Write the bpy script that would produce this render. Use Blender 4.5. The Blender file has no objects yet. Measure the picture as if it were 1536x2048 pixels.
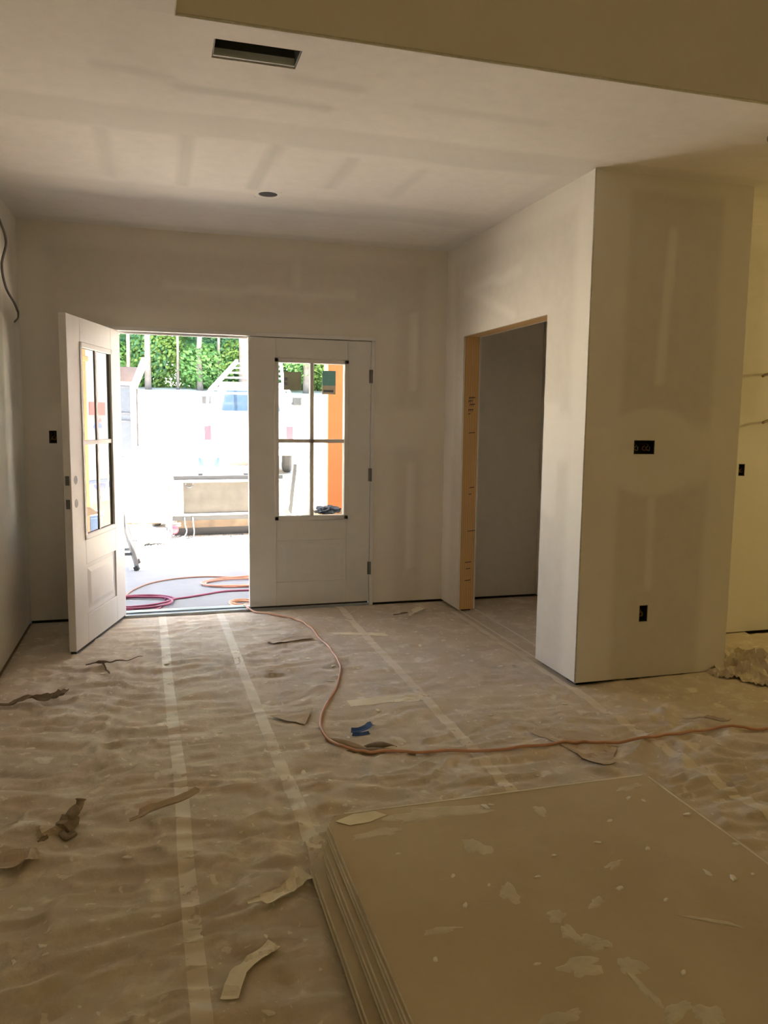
import bpy, bmesh, math, random
import numpy as np
from mathutils import Vector, Matrix

# ------------------------------------------------------------------ camera
C = bpy.context.scene.collection
SC = bpy.context.scene
YAW, PITCH, ROLL, FPX = 0.28448, 0.114815, 0.0126430, 1572.9
CAM = Vector((-1.57853, -5.85547, 1.44210))
fw = Vector((math.sin(YAW)*math.cos(PITCH), math.cos(YAW)*math.cos(PITCH), -math.sin(PITCH)))
rt = Vector((math.cos(YAW), -math.sin(YAW), 0)); up = rt.cross(fw)
r2 = rt*math.cos(ROLL)+up*math.sin(ROLL); u2 = -rt*math.sin(ROLL)+up*math.cos(ROLL)
cd = bpy.data.cameras.new('camera'); cam = bpy.data.objects.new('camera', cd); C.objects.link(cam)
cam.matrix_world = Matrix(((r2.x,u2.x,-fw.x,CAM.x),(r2.y,u2.y,-fw.y,CAM.y),(r2.z,u2.z,-fw.z,CAM.z),(0,0,0,1)))
cd.sensor_fit = 'VERTICAL'; cd.sensor_height = 24.0; cd.lens = FPX/2048*24.0
cd.clip_start = 0.05; cd.clip_end = 400
SC.camera = cam

# ------------------------------------------------------------------ sky, sun, lamps, exposure
w = bpy.data.worlds.new('sky'); SC.world = w; w.use_nodes = True
nt = w.node_tree; nt.nodes.clear()
sky = nt.nodes.new('ShaderNodeTexSky'); sky.sky_type = 'NISHITA'; sky.sun_disc = False
sky.sun_elevation = math.radians(78); sky.sun_rotation = math.radians(-52); sky.altitude = 200; sky.dust_density = 1.6
bg = nt.nodes.new('ShaderNodeBackground'); bg.inputs['Strength'].default_value = .85
wo = nt.nodes.new('ShaderNodeOutputWorld')
nt.links.new(sky.outputs[0], bg.inputs[0]); nt.links.new(bg.outputs[0], wo.inputs[0])

sd = bpy.data.lights.new('sun', 'SUN'); sd.energy = 72.0; sd.angle = math.radians(0.6); sd.color = (1, .945, .86)
so = bpy.data.objects.new('sun', sd); C.objects.link(so)
SUN = Vector((-.07, .10, 1)).normalized()
so.rotation_euler = SUN.to_track_quat('Z', 'Y').to_euler(); so.location = (-8, 8, 20)

pd = bpy.data.lights.new('daylight_portal', 'AREA'); pd.shape = 'RECTANGLE'; pd.size = .94; pd.size_y = 2.05
pd.cycles.is_portal = True
po = bpy.data.objects.new('daylight_portal', pd); C.objects.link(po)
po.location = (-1.39, .17, 1.03); po.rotation_euler = (math.radians(-90), 0, 0)

LAMP_KITCHEN, LAMP_REAR = 23.0, 6.8
LAMP_COLOR = (1.0, .775, .29)
SC.view_settings.view_transform = 'Standard'; SC.view_settings.look = 'None'
SC.view_settings.exposure = 0.72; SC.view_settings.gamma = 1.0; SC.view_settings.use_curve_mapping = False
SC.cycles.max_bounces = 12; SC.cycles.diffuse_bounces = 7; SC.cycles.glossy_bounces = 6
SC.cycles.transparent_max_bounces = 12
SC.cycles.sample_clamp_indirect = 12.0
SC.cycles.use_denoising = True

# ------------------------------------------------------------------ helpers
rnd = random.Random(11)
def world_of(o):
    v = Vector((0,0,0))
    while o is not None:
        v = v + o.location; o = o.parent
    return v
class MB:
    """collects shapes and links them as one mesh object"""
    def __init__(s): s.v=[]; s.f=[]; s.sm=[]
    def add(s, vs, fs, smooth=False):
        n=len(s.v); s.v += [Vector(a) for a in vs]
        for f in fs: s.f.append([i+n for i in f]); s.sm.append(smooth)
        return s
    def box(s, x0,x1,y0,y1,z0,z1, c=0.0):
        if c <= 0:
            vs=[(x,y,z) for x in (x0,x1) for y in (y0,y1) for z in (z0,z1)]
            return s.add(vs, [(0,1,3,2),(4,6,7,5),(0,4,5,1),(2,3,7,6),(0,2,6,4),(1,5,7,3)])
        bm=bmesh.new(); bmesh.ops.create_cube(bm,size=1)
        for v in bm.verts: v.co=Vector(((x0+x1)/2+v.co.x*(x1-x0),(y0+y1)/2+v.co.y*(y1-y0),(z0+z1)/2+v.co.z*(z1-z0)))
        bmesh.ops.bevel(bm,geom=bm.edges[:],offset=c,segments=1,affect='EDGES',profile=.5)
        bm.verts.index_update()
        s.add([v.co.copy() for v in bm.verts],[[v.index for v in f.verts] for f in bm.faces]); bm.free(); return s
    def bar(s, a, b, wx, wz, upv=(0,0,1)):
        a,b=Vector(a),Vector(b); d=(b-a).normalized(); u=Vector(upv)
        if abs(d.dot(u))>.98: u=Vector((0,1,0))
        sx=d.cross(u).normalized(); sz=sx.cross(d).normalized()
        vs=[p+sx*i*wx/2+sz*j*wz/2 for p in (a,b) for i in (-1,1) for j in (-1,1)]
        return s.add(vs, [(0,1,3,2),(4,6,7,5),(0,4,5,1),(2,3,7,6),(0,2,6,4),(1,5,7,3)])
    def tube(s, pts, r, n=8, caps=True):
        pts=[Vector(p) for p in pts]; vs=[]; fs=[]; m=len(pts); prev=None
        for i,p in enumerate(pts):
            d=(pts[min(i+1,m-1)]-pts[max(i-1,0)]).normalized()
            if prev is None:
                u=Vector((0,0,1)) if abs(d.z)<.9 else Vector((1,0,0))
            else: u=prev
            a=d.cross(u).normalized(); bq=a.cross(d).normalized(); prev=bq
            rr=r[i] if isinstance(r,(list,tuple)) else r
            for k in range(n):
                t=2*math.pi*k/n; vs.append(p+a*rr*math.cos(t)+bq*rr*math.sin(t))
        for i in range(m-1):
            for k in range(n):
                k2=(k+1)%n; fs.append((i*n+k,i*n+k2,(i+1)*n+k2,(i+1)*n+k))
        if caps: fs.append(tuple(range(n))[::-1]); fs.append(tuple((m-1)*n+k for k in range(n)))
        return s.add(vs,fs,True)
    def lathe(s, o, ax, prof, n=20):
        o=Vector(o); ax=Vector(ax).normalized(); u=Vector((0,0,1)) if abs(ax.z)<.9 else Vector((1,0,0))
        a=ax.cross(u).normalized(); b=ax.cross(a).normalized(); vs=[]; fs=[]
        for (h,r) in prof:
            for k in range(n):
                t=2*math.pi*k/n; vs.append(o+ax*h+a*r*math.cos(t)+b*r*math.sin(t))
        for i in range(len(prof)-1):
            for k in range(n):
                k2=(k+1)%n; fs.append((i*n+k,i*n+k2,(i+1)*n+k2,(i+1)*n+k))
        fs.append(tuple(range(n))); fs.append(tuple((len(prof)-1)*n+k for k in range(n)))
        return s.add(vs,fs,False)
    def prism(s, poly, z0, z1):
        n=len(poly); vs=[(x,y,z0) for x,y in poly]+[(x,y,z1) for x,y in poly]
        fs=[tuple(range(n))[::-1],tuple(range(n,2*n))]+[(i,(i+1)%n,n+(i+1)%n,n+i) for i in range(n)]
        return s.add(vs,fs)
    def xform(s, M):
        s.v=[M@v for v in s.v]; return s
    def build(s, name, mat, parent=None, local=False, smooth=None):
        off = Vector((0,0,0)) if (local or parent is None) else world_of(parent)
        me=bpy.data.meshes.new(name); me.from_pydata([v-off for v in s.v],[],s.f); me.update()
        bm=bmesh.new(); bm.from_mesh(me); bmesh.ops.recalc_face_normals(bm,faces=bm.faces[:]); bm.to_mesh(me); bm.free()
        me.polygons.foreach_set('use_smooth',[bool(x) if smooth is None else smooth for x in s.sm])
        o=bpy.data.objects.new(name,me); C.objects.link(o)
        if mat: me.materials.append(mat)
        if parent: o.parent=parent
        return o
def tag(o,label=None,cat=None,group=None,kind=None):
    if label: o['label']=label
    if cat: o['category']=cat
    if group: o['group']=group
    if kind: o['kind']=kind
    return o
def thing(name,label,cat,loc=(0,0,0),group=None,kind=None):
    o=bpy.data.objects.new(name,None); C.objects.link(o); o.location=loc; o.empty_display_size=.1
    return tag(o,label,cat,group,kind)
def spline(pts,n=8):
    """Catmull-Rom through points"""
    P=[Vector(p) for p in pts]; P=[2*P[0]-P[1]]+P+[2*P[-1]-P[-2]]; out=[]
    for i in range(1,len(P)-2):
        a,b,c,d=P[i-1:i+3]
        for k in range(n):
            t=k/n
            out.append(.5*((2*b)+(c-a)*t+(2*a-5*b+4*c-d)*t*t+(3*b-a-3*c+d)*t**3))
    out.append(P[-2]); return out

# value noise in numpy (for the wrinkled paper and the mud edges)
_rs=np.random.RandomState(5); _lat=_rs.rand(256,256)*2-1
def noise(x,y):
    x=np.asarray(x,float); y=np.asarray(y,float)
    xi=np.floor(x).astype(int); yi=np.floor(y).astype(int); fx=x-xi; fy=y-yi
    fx=fx*fx*fx*(fx*(fx*6-15)+10); fy=fy*fy*fy*(fy*(fy*6-15)+10)
    g=lambda a,b:_lat[(xi+a)%256,(yi+b)%256]
    return (g(0,0)*(1-fx)+g(1,0)*fx)*(1-fy)+(g(0,1)*(1-fx)+g(1,1)*fx)*fy

# ------------------------------------------------------------------ materials
def mat(name): 
    m=bpy.data.materials.new(name); m.use_nodes=True; n=m.node_tree; n.nodes.clear()
    out=n.nodes.new('ShaderNodeOutputMaterial'); p=n.nodes.new('ShaderNodeBsdfPrincipled')
    n.links.new(p.outputs[0],out.inputs[0]); return m,n,p,out
def N(n,t,**kw):
    o=n.nodes.new(t)
    for k,v in kw.items():
        if k in o.inputs.keys(): o.inputs[k].default_value=v
        else: setattr(o,k,v)
    return o
def mixc(n,fac,a,b,blend='MIX'):
    m=n.nodes.new('ShaderNodeMix'); m.data_type='RGBA'; m.blend_type=blend
    for sock,val in ((m.inputs[0],fac),(m.inputs[6],a),(m.inputs[7],b)):
        if hasattr(val,'links'): n.links.new(val,sock)
        elif isinstance(val,(tuple,list)): sock.default_value=(*val[:3],1)
        else: sock.default_value=val
    return m.outputs[2]
def ramp(n,src,lo,hi,a=0.0,b=1.0):
    r=n.nodes.new('ShaderNodeMapRange'); r.inputs[1].default_value=lo; r.inputs[2].default_value=hi
    r.inputs[3].default_value=a; r.inputs[4].default_value=b; n.links.new(src,r.inputs[0]); return r.outputs[0]
def position(n):
    return n.nodes.new('ShaderNodeNewGeometry').outputs['Position']
def noise_tex(n,scale,detail=3,rough=.5,vec=None):
    t=n.nodes.new('ShaderNodeTexNoise'); t.inputs['Scale'].default_value=scale; t.inputs['Detail'].default_value=detail
    t.inputs['Roughness'].default_value=rough
    if vec is not None: n.links.new(vec,t.inputs['Vector'])
    return t.outputs[0]
def bump(n,p,h,strength,dist=.01):
    b=n.nodes.new('ShaderNodeBump'); b.inputs['Strength'].default_value=strength; b.inputs['Distance'].default_value=dist
    n.links.new(h,b.inputs['Height']); n.links.new(b.outputs[0],p.inputs['Normal'])
def simple(name,col,rough=.6,metal=0.0,var=.08,scale=12.0,bumps=0.0,col2=None):
    m,n,p,_=mat(name); p.inputs['Roughness'].default_value=rough; p.inputs['Metallic'].default_value=metal
    tc=n.nodes.new('ShaderNodeTexCoord').outputs['Object']
    nz=noise_tex(n,scale,4,.55,tc)
    c2=col2 if col2 else tuple(max(0,c*(1-var*2.2)) for c in col)
    n.links.new(mixc(n,ramp(n,nz,.3,.7),col,c2),p.inputs['Base Color'])
    if bumps: bump(n,p,nz,bumps)
    return m

def drywall(name,paper,mud):
    m,n,p,_=mat(name); p.inputs['Roughness'].default_value=.75; p.inputs['Specular IOR Level'].default_value=.25
    at=n.nodes.new('ShaderNodeAttribute'); at.attribute_name='mud'
    P=position(n); n1=noise_tex(n,2.2,5,.6,P); n2=noise_tex(n,14,4,.6,P); n3=noise_tex(n,90,2,.5,P)
    pa=mixc(n,ramp(n,n2,.35,.7),paper,tuple(c*.95 for c in paper))
    mu=mixc(n,ramp(n,n1,.3,.7),mud,tuple(c*.94 for c in mud))
    n.links.new(mixc(n,at.outputs['Fac'],pa,mu),p.inputs['Base Color'])
    bump(n,p,n3,.12,.002); return m
M_WALL=drywall('drywall_and_joint_compound',(.69,.65,.585),(.81,.775,.71))
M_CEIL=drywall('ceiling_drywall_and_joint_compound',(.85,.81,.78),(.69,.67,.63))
M_EDGE=simple('drywall_core',(.70,.67,.60),.9,scale=60)
M_LUMBER_COL=None
def lumber(name,a,b):
    m,n,p,_=mat(name); p.inputs['Roughness'].default_value=.7
    tc=n.nodes.new('ShaderNodeTexCoord').outputs['Object']
    mp=n.nodes.new('ShaderNodeMapping'); mp.inputs['Scale'].default_value=(14,14,1.2); n.links.new(tc,mp.inputs[0])
    wv=n.nodes.new('ShaderNodeTexWave'); wv.inputs['Scale'].default_value=1.6; wv.inputs['Distortion'].default_value=5; wv.inputs['Detail'].default_value=3
    n.links.new(mp.outputs[0],wv.inputs[0])
    c=mixc(n,wv.outputs['Fac'],a,b); k=noise_tex(n,3.5,4,.6,tc)
    n.links.new(mixc(n,ramp(n,k,.66,.78),c,tuple(x*.45 for x in b)),p.inputs['Base Color']); bump(n,p,wv.outputs['Fac'],.15,.003); return m
M_LUMBER=lumber('framing_lumber',(.66,.44,.20),(.52,.31,.12))
M_DOOR=simple('primed_door',(.70,.69,.67),.42,var=.03,scale=6)
M_FRAME=simple('primed_frame',(.72,.715,.70),.5,var=.03,scale=6)
M_HINGE=simple('dark_hinge_metal',(.22,.215,.205),.4,.8)
M_DARK=simple('dark_hole',(.02,.02,.022),.8)
M_SILL=simple('aluminium_sill',(.42,.47,.52),.35,.5)
M_BOXPL=simple('black_box_plastic',(.018,.018,.016),.55)
M_WIRE_W=simple('cable_sheath',(.16,.14,.12),.5)
M_COPPER=simple('bare_copper',(.35,.17,.07),.35,.9)
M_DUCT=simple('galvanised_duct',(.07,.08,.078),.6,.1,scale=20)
M_GASKET=simple('black_sweep',(.03,.03,.03),.7)
M_CORD=simple('peach_cord',(.62,.33,.20),.5,var=.05)
M_CORD_P=simple('plum_cord',(.32,.06,.12),.5)
M_CORD_B=simple('brown_cord',(.38,.20,.14),.5)
M_CORD_O=simple('salmon_cord',(.80,.34,.24),.5)
M_BLUE=simple('blue_tape',(.045,.13,.42),.5,var=.1,scale=40)

# wrinkled builder's paper: kraft colour, dusty, splattered
def paper_mat(name,base,dust,splat):
    m,n,p,_=mat(name); p.inputs['Roughness'].default_value=.72; p.inputs['Specular IOR Level'].default_value=.3
    P=position(n)
    n1=noise_tex(n,1.3,5,.6,P); n2=noise_tex(n,7,5,.65,P); n3=noise_tex(n,45,3,.6,P)
    c=mixc(n,ramp(n,n1,.35,.68),base,tuple(b*.88 for b in base))
    c=mixc(n,ramp(n,n2,.50,.66,0,.62),c,dust)
    # round drips of joint compound, two sizes
    warp=n.nodes.new('ShaderNodeVectorMath'); warp.operation='ADD'
    nv=n.nodes.new('ShaderNodeTexNoise'); nv.inputs['Scale'].default_value=16; nv.inputs['Detail'].default_value=3; n.links.new(P,nv.inputs['Vector'])
    sc=n.nodes.new('ShaderNodeVectorMath'); sc.operation='SCALE'; sc.inputs['Scale'].default_value=.09; n.links.new(nv.outputs['Color'],sc.inputs[0])
    n.links.new(P,warp.inputs[0]); n.links.new(sc.outputs[0],warp.inputs[1])
    for scale,lo in ((4.0,.10),(11.0,.13),(26.0,.14)):
        v=n.nodes.new('ShaderNodeTexVoronoi'); v.voronoi_dimensions='2D'; v.inputs['Scale'].default_value=scale; n.links.new(warp.outputs[0],v.inputs['Vector'])
        sep=n.nodes.new('ShaderNodeSeparateColor'); n.links.new(v.outputs['Color'],sep.inputs[0])
        rad=ramp(n,sep.outputs[0],.62,1.0,-.03,lo+.07)
        d=n.nodes.new('ShaderNodeMath'); d.operation='SUBTRACT'; n.links.new(rad,d.inputs[0]); n.links.new(v.outputs['Distance'],d.inputs[1])
        c=mixc(n,ramp(n,d.outputs[0],0,.05,0,.65),c,splat)
    n.links.new(c,p.inputs['Base Color'])
    h=n.nodes.new('ShaderNodeMath'); h.operation='ADD'; n.links.new(n2,h.inputs[0]); n.links.new(n3,h.inputs[1])
    bump(n,p,h.outputs[0],.35,.006); return m
M_PAPER=paper_mat('builders_paper',(.60,.515,.41),(.75,.685,.58),(.80,.75,.66))
M_SCRAP=simple('torn_paper',(.55,.45,.33),.75,var=.08,scale=8)
M_SCRAP_L=simple('pale_paper_scrap',(.86,.79,.62),.75,var=.06,scale=8)
M_TWIG=simple('dark_twisted_paper',(.33,.26,.195),.8,var=.15,scale=20)
def tape_mat():
    m,n,p,_=mat('seam_tape'); p.inputs['Roughness'].default_value=.55
    P=position(n); a=noise_tex(n,3,4,.6,P); b=noise_tex(n,30,3,.5,P)
    c=mixc(n,ramp(n,a,.4,.72,0,.75),(.74,.665,.55),(.63,.545,.435)); n.links.new(c,p.inputs['Base Color']); bump(n,p,b,.2,.002); return m
M_TAPE=tape_mat()
# gypsum board back paper with scuffs
def board_mat():
    m,n,p,_=mat('board_face_paper'); p.inputs['Roughness'].default_value=.7; p.inputs['Specular IOR Level'].default_value=.3
    P=position(n); a=noise_tex(n,2.5,5,.6,P); b=noise_tex(n,11,5,.7,P); d=noise_tex(n,60,3,.6,P)
    c=mixc(n,ramp(n,a,.35,.7),(.56,.465,.31),(.48,.385,.245)); c=mixc(n,ramp(n,b,.58,.76,0,.5),c,(.58,.50,.36))
    mp=n.nodes.new('ShaderNodeMapping'); mp.inputs['Scale'].default_value=(9,34,9); mp.inputs['Rotation'].default_value=(0,0,.35); n.links.new(P,mp.inputs[0])
    s=noise_tex(n,1,4,.6,mp.outputs[0]); c=mixc(n,ramp(n,s,.68,.76,0,.45),c,(.60,.53,.40))
    n.links.new(c,p.inputs['Base Color']); bump(n,p,d,.2,.002); return m
M_BOARD=board_mat()
M_BOARDEDGE=simple('board_edge',(.80,.74,.60),.85,var=.10,scale=9)
M_MUD=simple('dried_joint_compound',(.86,.82,.70),.85,var=.06,scale=20,bumps=.3)
M_SMEAR=simple('smeared_joint_compound',(.70,.63,.48),.85,var=.10,scale=14,bumps=.2)
# glass
def glass():
    m,n,p,out=mat('double_glazing'); n.nodes.remove(p)
    tr=n.nodes.new('ShaderNodeBsdfTransparent'); tr.inputs[0].default_value=(.90,.93,.91,1)
    gl=n.nodes.new('ShaderNodeBsdfGlossy'); gl.inputs['Roughness'].default_value=.0; gl.inputs['Color'].default_value=(.38,.40,.395,1)
    fr=n.nodes.new('ShaderNodeFresnel'); fr.inputs['IOR'].default_value=1.5
    mx=n.nodes.new('ShaderNodeMixShader'); n.links.new(fr.outputs[0],mx.inputs[0]); n.links.new(tr.outputs[0],mx.inputs[1]); n.links.new(gl.outputs[0],mx.inputs[2])
    n.links.new(mx.outputs[0],out.inputs[0]); return m
M_GLASS=glass()
# outdoors
def ground_mat():
    m,n,p,_=mat('sandy_gravel_yard'); p.inputs['Roughness'].default_value=.9
    P=position(n); a=noise_tex(n,.5,5,.6,P); b=noise_tex(n,9,5,.7,P)
    c=mixc(n,ramp(n,a,.3,.7),(.70,.61,.49),(.62,.54,.43)); c=mixc(n,ramp(n,b,.60,.75,0,.5),c,(.40,.37,.33))
    n.links.new(c,p.inputs['Base Color']); bump(n,p,b,.6,.03); return m
M_GROUND=ground_mat()
M_STONE=simple('grey_gravel',(.28,.285,.29),.9,var=.25,scale=3)
M_CONC=simple('porch_concrete',(.25,.26,.27),.85,var=.06,scale=5,bumps=.1)
M_CEDAR=simple('orange_stained_post',(.80,.24,.085),.6,var=.05,scale=5)
M_CARD=simple('cardboard',(.55,.35,.19),.8,var=.05)
M_BLACKCLOTH=simple('dark_cloth',(.05,.06,.075),.9)
M_WHITE=simple('white_paint',(.80,.80,.80),.4,var=.02)
M_WHITEW=simple('weathered_white_paint',(.74,.73,.69),.55,var=.10,scale=4)
M_RUST=simple('rusty_white_steel',(.78,.75,.69),.6,var=.05,scale=7,col2=(.72,.64,.54))
M_PLY=simple('darkened_gate_panel',(.062,.060,.054),.8,var=.16,scale=5)  # gate's shade put into its colour, darkened against the overbright yard
M_BLACK=simple('black_steel',(.022,.026,.032),.6)
M_TYRE=simple('tyre_rubber',(.03,.03,.032),.85)
M_RED=simple('red_lens',(.65,.04,.07),.3)
M_GREY=simple('grey_plastic',(.10,.108,.118),.5)
M_BLUEPL=simple('blue_grille',(.045,.09,.20),.5)
M_TRUCKGL=simple('truck_window',(.05,.08,.11),.08)
M_ORANGE=simple('orange_plastic',(.85,.30,.08),.5)
M_ALU=simple('aluminium',(.72,.73,.74),.4,.3)
M_BARK=simple('pine_bark',(.24,.21,.19),.95,var=.2,scale=3,bumps=.4)
M_LTEAL=simple('teal_sticker_print',(.24,.58,.60),.5); M_LCREAM=simple('cream_sticker_print',(.86,.76,.62),.5); M_LGREY=simple('grey_sticker_print',(.20,.24,.28),.5)
M_LOLIVE=simple('olive_sticker_print',(.46,.50,.37),.5); M_LVIOL=simple('violet_sticker_print',(.22,.22,.36),.5)
M_WRAP=simple('white_house_wrap',(.22,.225,.225),.5,var=.03,scale=4)  # white wrap coloured much darker to offset the strong outdoor light
M_WRED=simple('red_wrap_print',(.70,.09,.08),.5); M_WBLUE=simple('blue_wrap_print',(.10,.13,.48),.5); M_WYEL=simple('yellow_wrap_print',(.80,.62,.22),.5)
M_BRICK=simple('foundation_block',(.34,.24,.18),.9,var=.15,scale=6)
M_SHINGLE=simple('porch_soffit',(.55,.54,.52),.8)
M_INK=simple('pencil_ink',(.10,.07,.05),.8)
M_FADED=simple('faded_lettering',(.12,.12,.13),.7)
M_PINK=simple('pink_strap',(.75,.25,.42),.6)
def leaf_mat(name,a,b):
    m,n,p,out=mat(name); p.inputs['Roughness'].default_value=.6
    oi=n.nodes.new('ShaderNodeNewGeometry').outputs['Random Per Island']
    c=mixc(n,oi,a,b); n.links.new(c,p.inputs['Base Color'])
    tl=n.nodes.new('ShaderNodeBsdfTranslucent'); n.links.new(mixc(n,.5,c,(.40,.55,.14)),tl.inputs[0])
    ms=n.nodes.new('ShaderNodeMixShader'); ms.inputs[0].default_value=.5
    n.links.new(p.outputs[0],ms.inputs[1]); n.links.new(tl.outputs[0],ms.inputs[2]); n.links.new(ms.outputs[0],out.inputs[0]); return m
M_LEAF=leaf_mat('leaves_green',(.13,.32,.12),(.26,.46,.15)); M_LEAF2=leaf_mat('leaves_yellow_green',(.36,.48,.13),(.21,.38,.12)); M_LEAF3=leaf_mat('leaves_blue_green',(.12,.28,.16),(.17,.36,.19))

# ------------------------------------------------------------------ wall builder: gridded drywall skin with holes
def wall(name,axis,pos,inward,u0,u1,v0,v1,holes,thick,mud,step=.035,material=None,skin=.013):
    """axis 'x': plane x=pos (u=y); 'y': plane y=pos (u=x); 'z': ceiling plane z=pos (u=x,v=y).
       inward = -1/+1: side the face looks to. holes: (u0,u1,v0,v1,through)"""
    material=material or M_WALL
    def pt(u,v,d):   # d = depth behind the face
        q=pos-inward*d
        return (q,u,v) if axis=='x' else ((u,q,v) if axis=='y' else (u,v,q))
    def lines(a,b,st,extra):
        n=max(1,int(round((b-a)/st))); L=list(np.linspace(a,b,n+1))
        L=[x for x in L if all(abs(x-e)>st*.3 for e in extra if a<e<b) or x in (a,b)]
        L+= [e for e in extra if a<e<b]; return sorted(set(round(x,5) for x in L))
    def skin_grid(depth,st,allholes):
        U=lines(u0,u1,st,[h for q in allholes for h in q[:2]]); V=lines(v0,v1,st,[h for q in allholes for h in q[2:4]])
        vs=[pt(u,v,depth) for u in U for v in V]; nv=len(V); fs=[]
        for i in range(len(U)-1):
            for j in range(nv-1):
                cu,cv=(U[i]+U[i+1])/2,(V[j]+V[j+1])/2
                if any(h[0]<cu<h[1] and h[2]<cv<h[3] for h in allholes): continue
                fs.append((i*nv+j,(i+1)*nv+j,(i+1)*nv+j+1,i*nv+j+1))
        uu=np.repeat(U,nv); vv=np.tile(V,len(U)); return vs,fs,np.clip(mud(uu,vv),0,1)
    vs,fs,md=skin_grid(0,step,holes); md=list(md)
    def quad(pl):
        n=len(vs); vs.extend(pl); fs.append((n,n+1,n+2,n+3)); md.extend([.6]*4)
    thr=[h for h in holes if h[4]]
    bv,bf,_=skin_grid(thick,9.0,thr); n=len(vs); vs.extend(bv); fs.extend([tuple(i+n for i in f) for f in bf]); md.extend([.3]*len(bv))
    for h in holes:
        a,b,c,d=h[:4]; ranges=[(0,skin)]+([(thick-skin,thick)] if h[4] else [])
        for (p,q) in ranges:
            for (e,f) in (((a,c),(b,c)),((b,c),(b,d)),((b,d),(a,d)),((a,d),(a,c))):
                quad([pt(*e,p),pt(*f,p),pt(*f,q),pt(*e,q)])
    for (e,f) in (((u0,v0),(u1,v0)),((u1,v0),(u1,v1)),((u1,v1),(u0,v1)),((u0,v1),(u0,v0))):
        cut=[h for h in thr if abs(h[2]-v0)<1e-6 and e[1]==f[1]==v0]
        if cut:
            xs=[u0]+[x for h in sorted(cut) for x in h[:2]]+[u1]
            for k in range(0,len(xs),2):
                if xs[k+1]-xs[k]>1e-4: quad([pt(xs[k],v0,0),pt(xs[k+1],v0,0),pt(xs[k+1],v0,thick),pt(xs[k],v0,thick)])
        else: quad([pt(*e,0),pt(*f,0),pt(*f,thick),pt(*e,thick)])
    me=bpy.data.meshes.new(name); me.from_pydata([tuple(map(float,a)) for a in vs],[],fs); me.update()
    at=me.attributes.new('mud','FLOAT','POINT'); at.data.foreach_set('value',np.array(md,dtype=np.float32))
    me.materials.append(material); o=bpy.data.objects.new(name,me); C.objects.link(o); o['kind']='structure'
    return o
sm=lambda x,a,b: np.clip((x-a)/(b-a),0,1)**2*(3-2*np.clip((x-a)/(b-a),0,1))
def band(t,c,hw,soft=.03,amp=1.0): return amp*(1-sm(np.abs(t-c),hw-soft,hw+soft))
def rect(u,v,a,b,c,d,soft=.03,amp=1.0):
    wob=noise(u*6+3,v*6)*.02
    return amp*sm(u+wob,a-soft,a+soft)*(1-sm(u+wob,b-soft,b+soft))*sm(v+wob,c-soft,c+soft)*(1-sm(v+wob,d-soft,d+soft))
def strip(u,v,p,q,hw,soft=.015,amp=1.0):
    p=np.array(p);q=np.array(q);d=q-p;L=(d**2).sum();t=np.clip(((u-p[0])*d[0]+(v-p[1])*d[1])/L,0,1)
    r=np.hypot(u-p[0]-t*d[0],v-p[1]-t*d[1]); return amp*(1-sm(r,hw-soft,hw+soft))
mx=lambda *a: np.maximum.reduce(a)
H=2.742; GAP=.022

# ------------------------------------------------------------------ setting: walls, ceiling, floor
def mud_back(u,v):
    return mx(band(v,H,.14,.05,.75),band(u,.62,.17,.06,.8),band(u,-2.43,.16,.06,.6),rect(u,v,-1.5,-.12,2.335,2.395,.015,.75),
      rect(u,v,-2.43,.62,1.22,1.53,.05,.75),rect(u,v,.07,.22,0,2.3,.04,.55),rect(u,v,-2.1,.2,2.08,2.2,.05,.5),
      strip(u,v,(.36,2.25),(.36,1.7),.03),strip(u,v,(.34,1.1),(.34,.3),.03),strip(u,v,(-.55,2.6),(-.55,2.42),.03,.02,.6))*(u<.70)
wall('wall_back','y',0.0,-1,-2.43,6.0,GAP,H,[(-1.872,.05,GAP,2.076,True),(-2.272,-2.222,1.262,1.35,False)],.16,mud_back)
def mud_left(u,v):
    return mx(band(v,H,.14,.05,.7),band(u,0,.18,.06,.7),rect(u,v,-9,0,1.2,1.5,.05,.7),*[strip(u,v,(y,2.5),(y,1.6),.03) for y in (-.6,-1.0,-1.4)])
wall('wall_left','x',-2.43,1,-9.5,.16,GAP,H,[],.14,mud_left,step=.06)
def mud_right(u,v):
    return mx(band(v,H,.15,.05,.7),band(u,0,.17,.05,.8),band(u,-2.123,.17,.06,.95),rect(u,v,-1.84,-1.66,.9,1.56,.03,.7),
      rect(u,v,-1.3,-.35,2.36,2.42,.02,.8),rect(u,v,-2.12,-1.62,1.22,1.5,.05,.8),strip(u,v,(-.5,2.36),(-1.2,2.12),.03,.02,.6),strip(u,v,(-.18,2.2),(-.18,1.2),.03,.02,.7))
wall('wall_right','x',.621,-1,-2.122,-.0005,GAP,H,[(-1.651,-.367,GAP,2.068,True)],.14,mud_right,step=.03)
def mud_pier(u,v):
    wob=noise(u*5,v*5)*.02
    blob=1-sm(np.sqrt(((u-1.03)/.36)**2+((v-1.29+wob)/.245)**2),.90,1.04)
    blob=np.maximum(blob,rect(u,v,.80,1.42,1.12,1.42,.05))
    return mx(band(u+wob*.3,.62,.215,.03),band(u+wob*.3,1.60,.255-.06,.03),band(v,H,.085,.03),blob,
      strip(u,v,(1.10,2.46),(1.06,1.68),.028),strip(u,v,(1.05,1.02),(1.055,.55),.028,.015,.8))
wall('wall_pier','y',-2.123,-1,.622,1.598,GAP,H,[(.922,1.052,1.281,1.357,False),(1.008,1.062,.343,.437,False)],.14,mud_pier,step=.022)
def mud_far(u,v):
    return mx(band(v,H,.14,.05,.8),rect(u,v,1.7,6,1.22,1.52,.05,.5),band(u,2.5,.16,.05,.8),rect(u,v,1.6,6,0,1.42,.02,.8))
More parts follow.
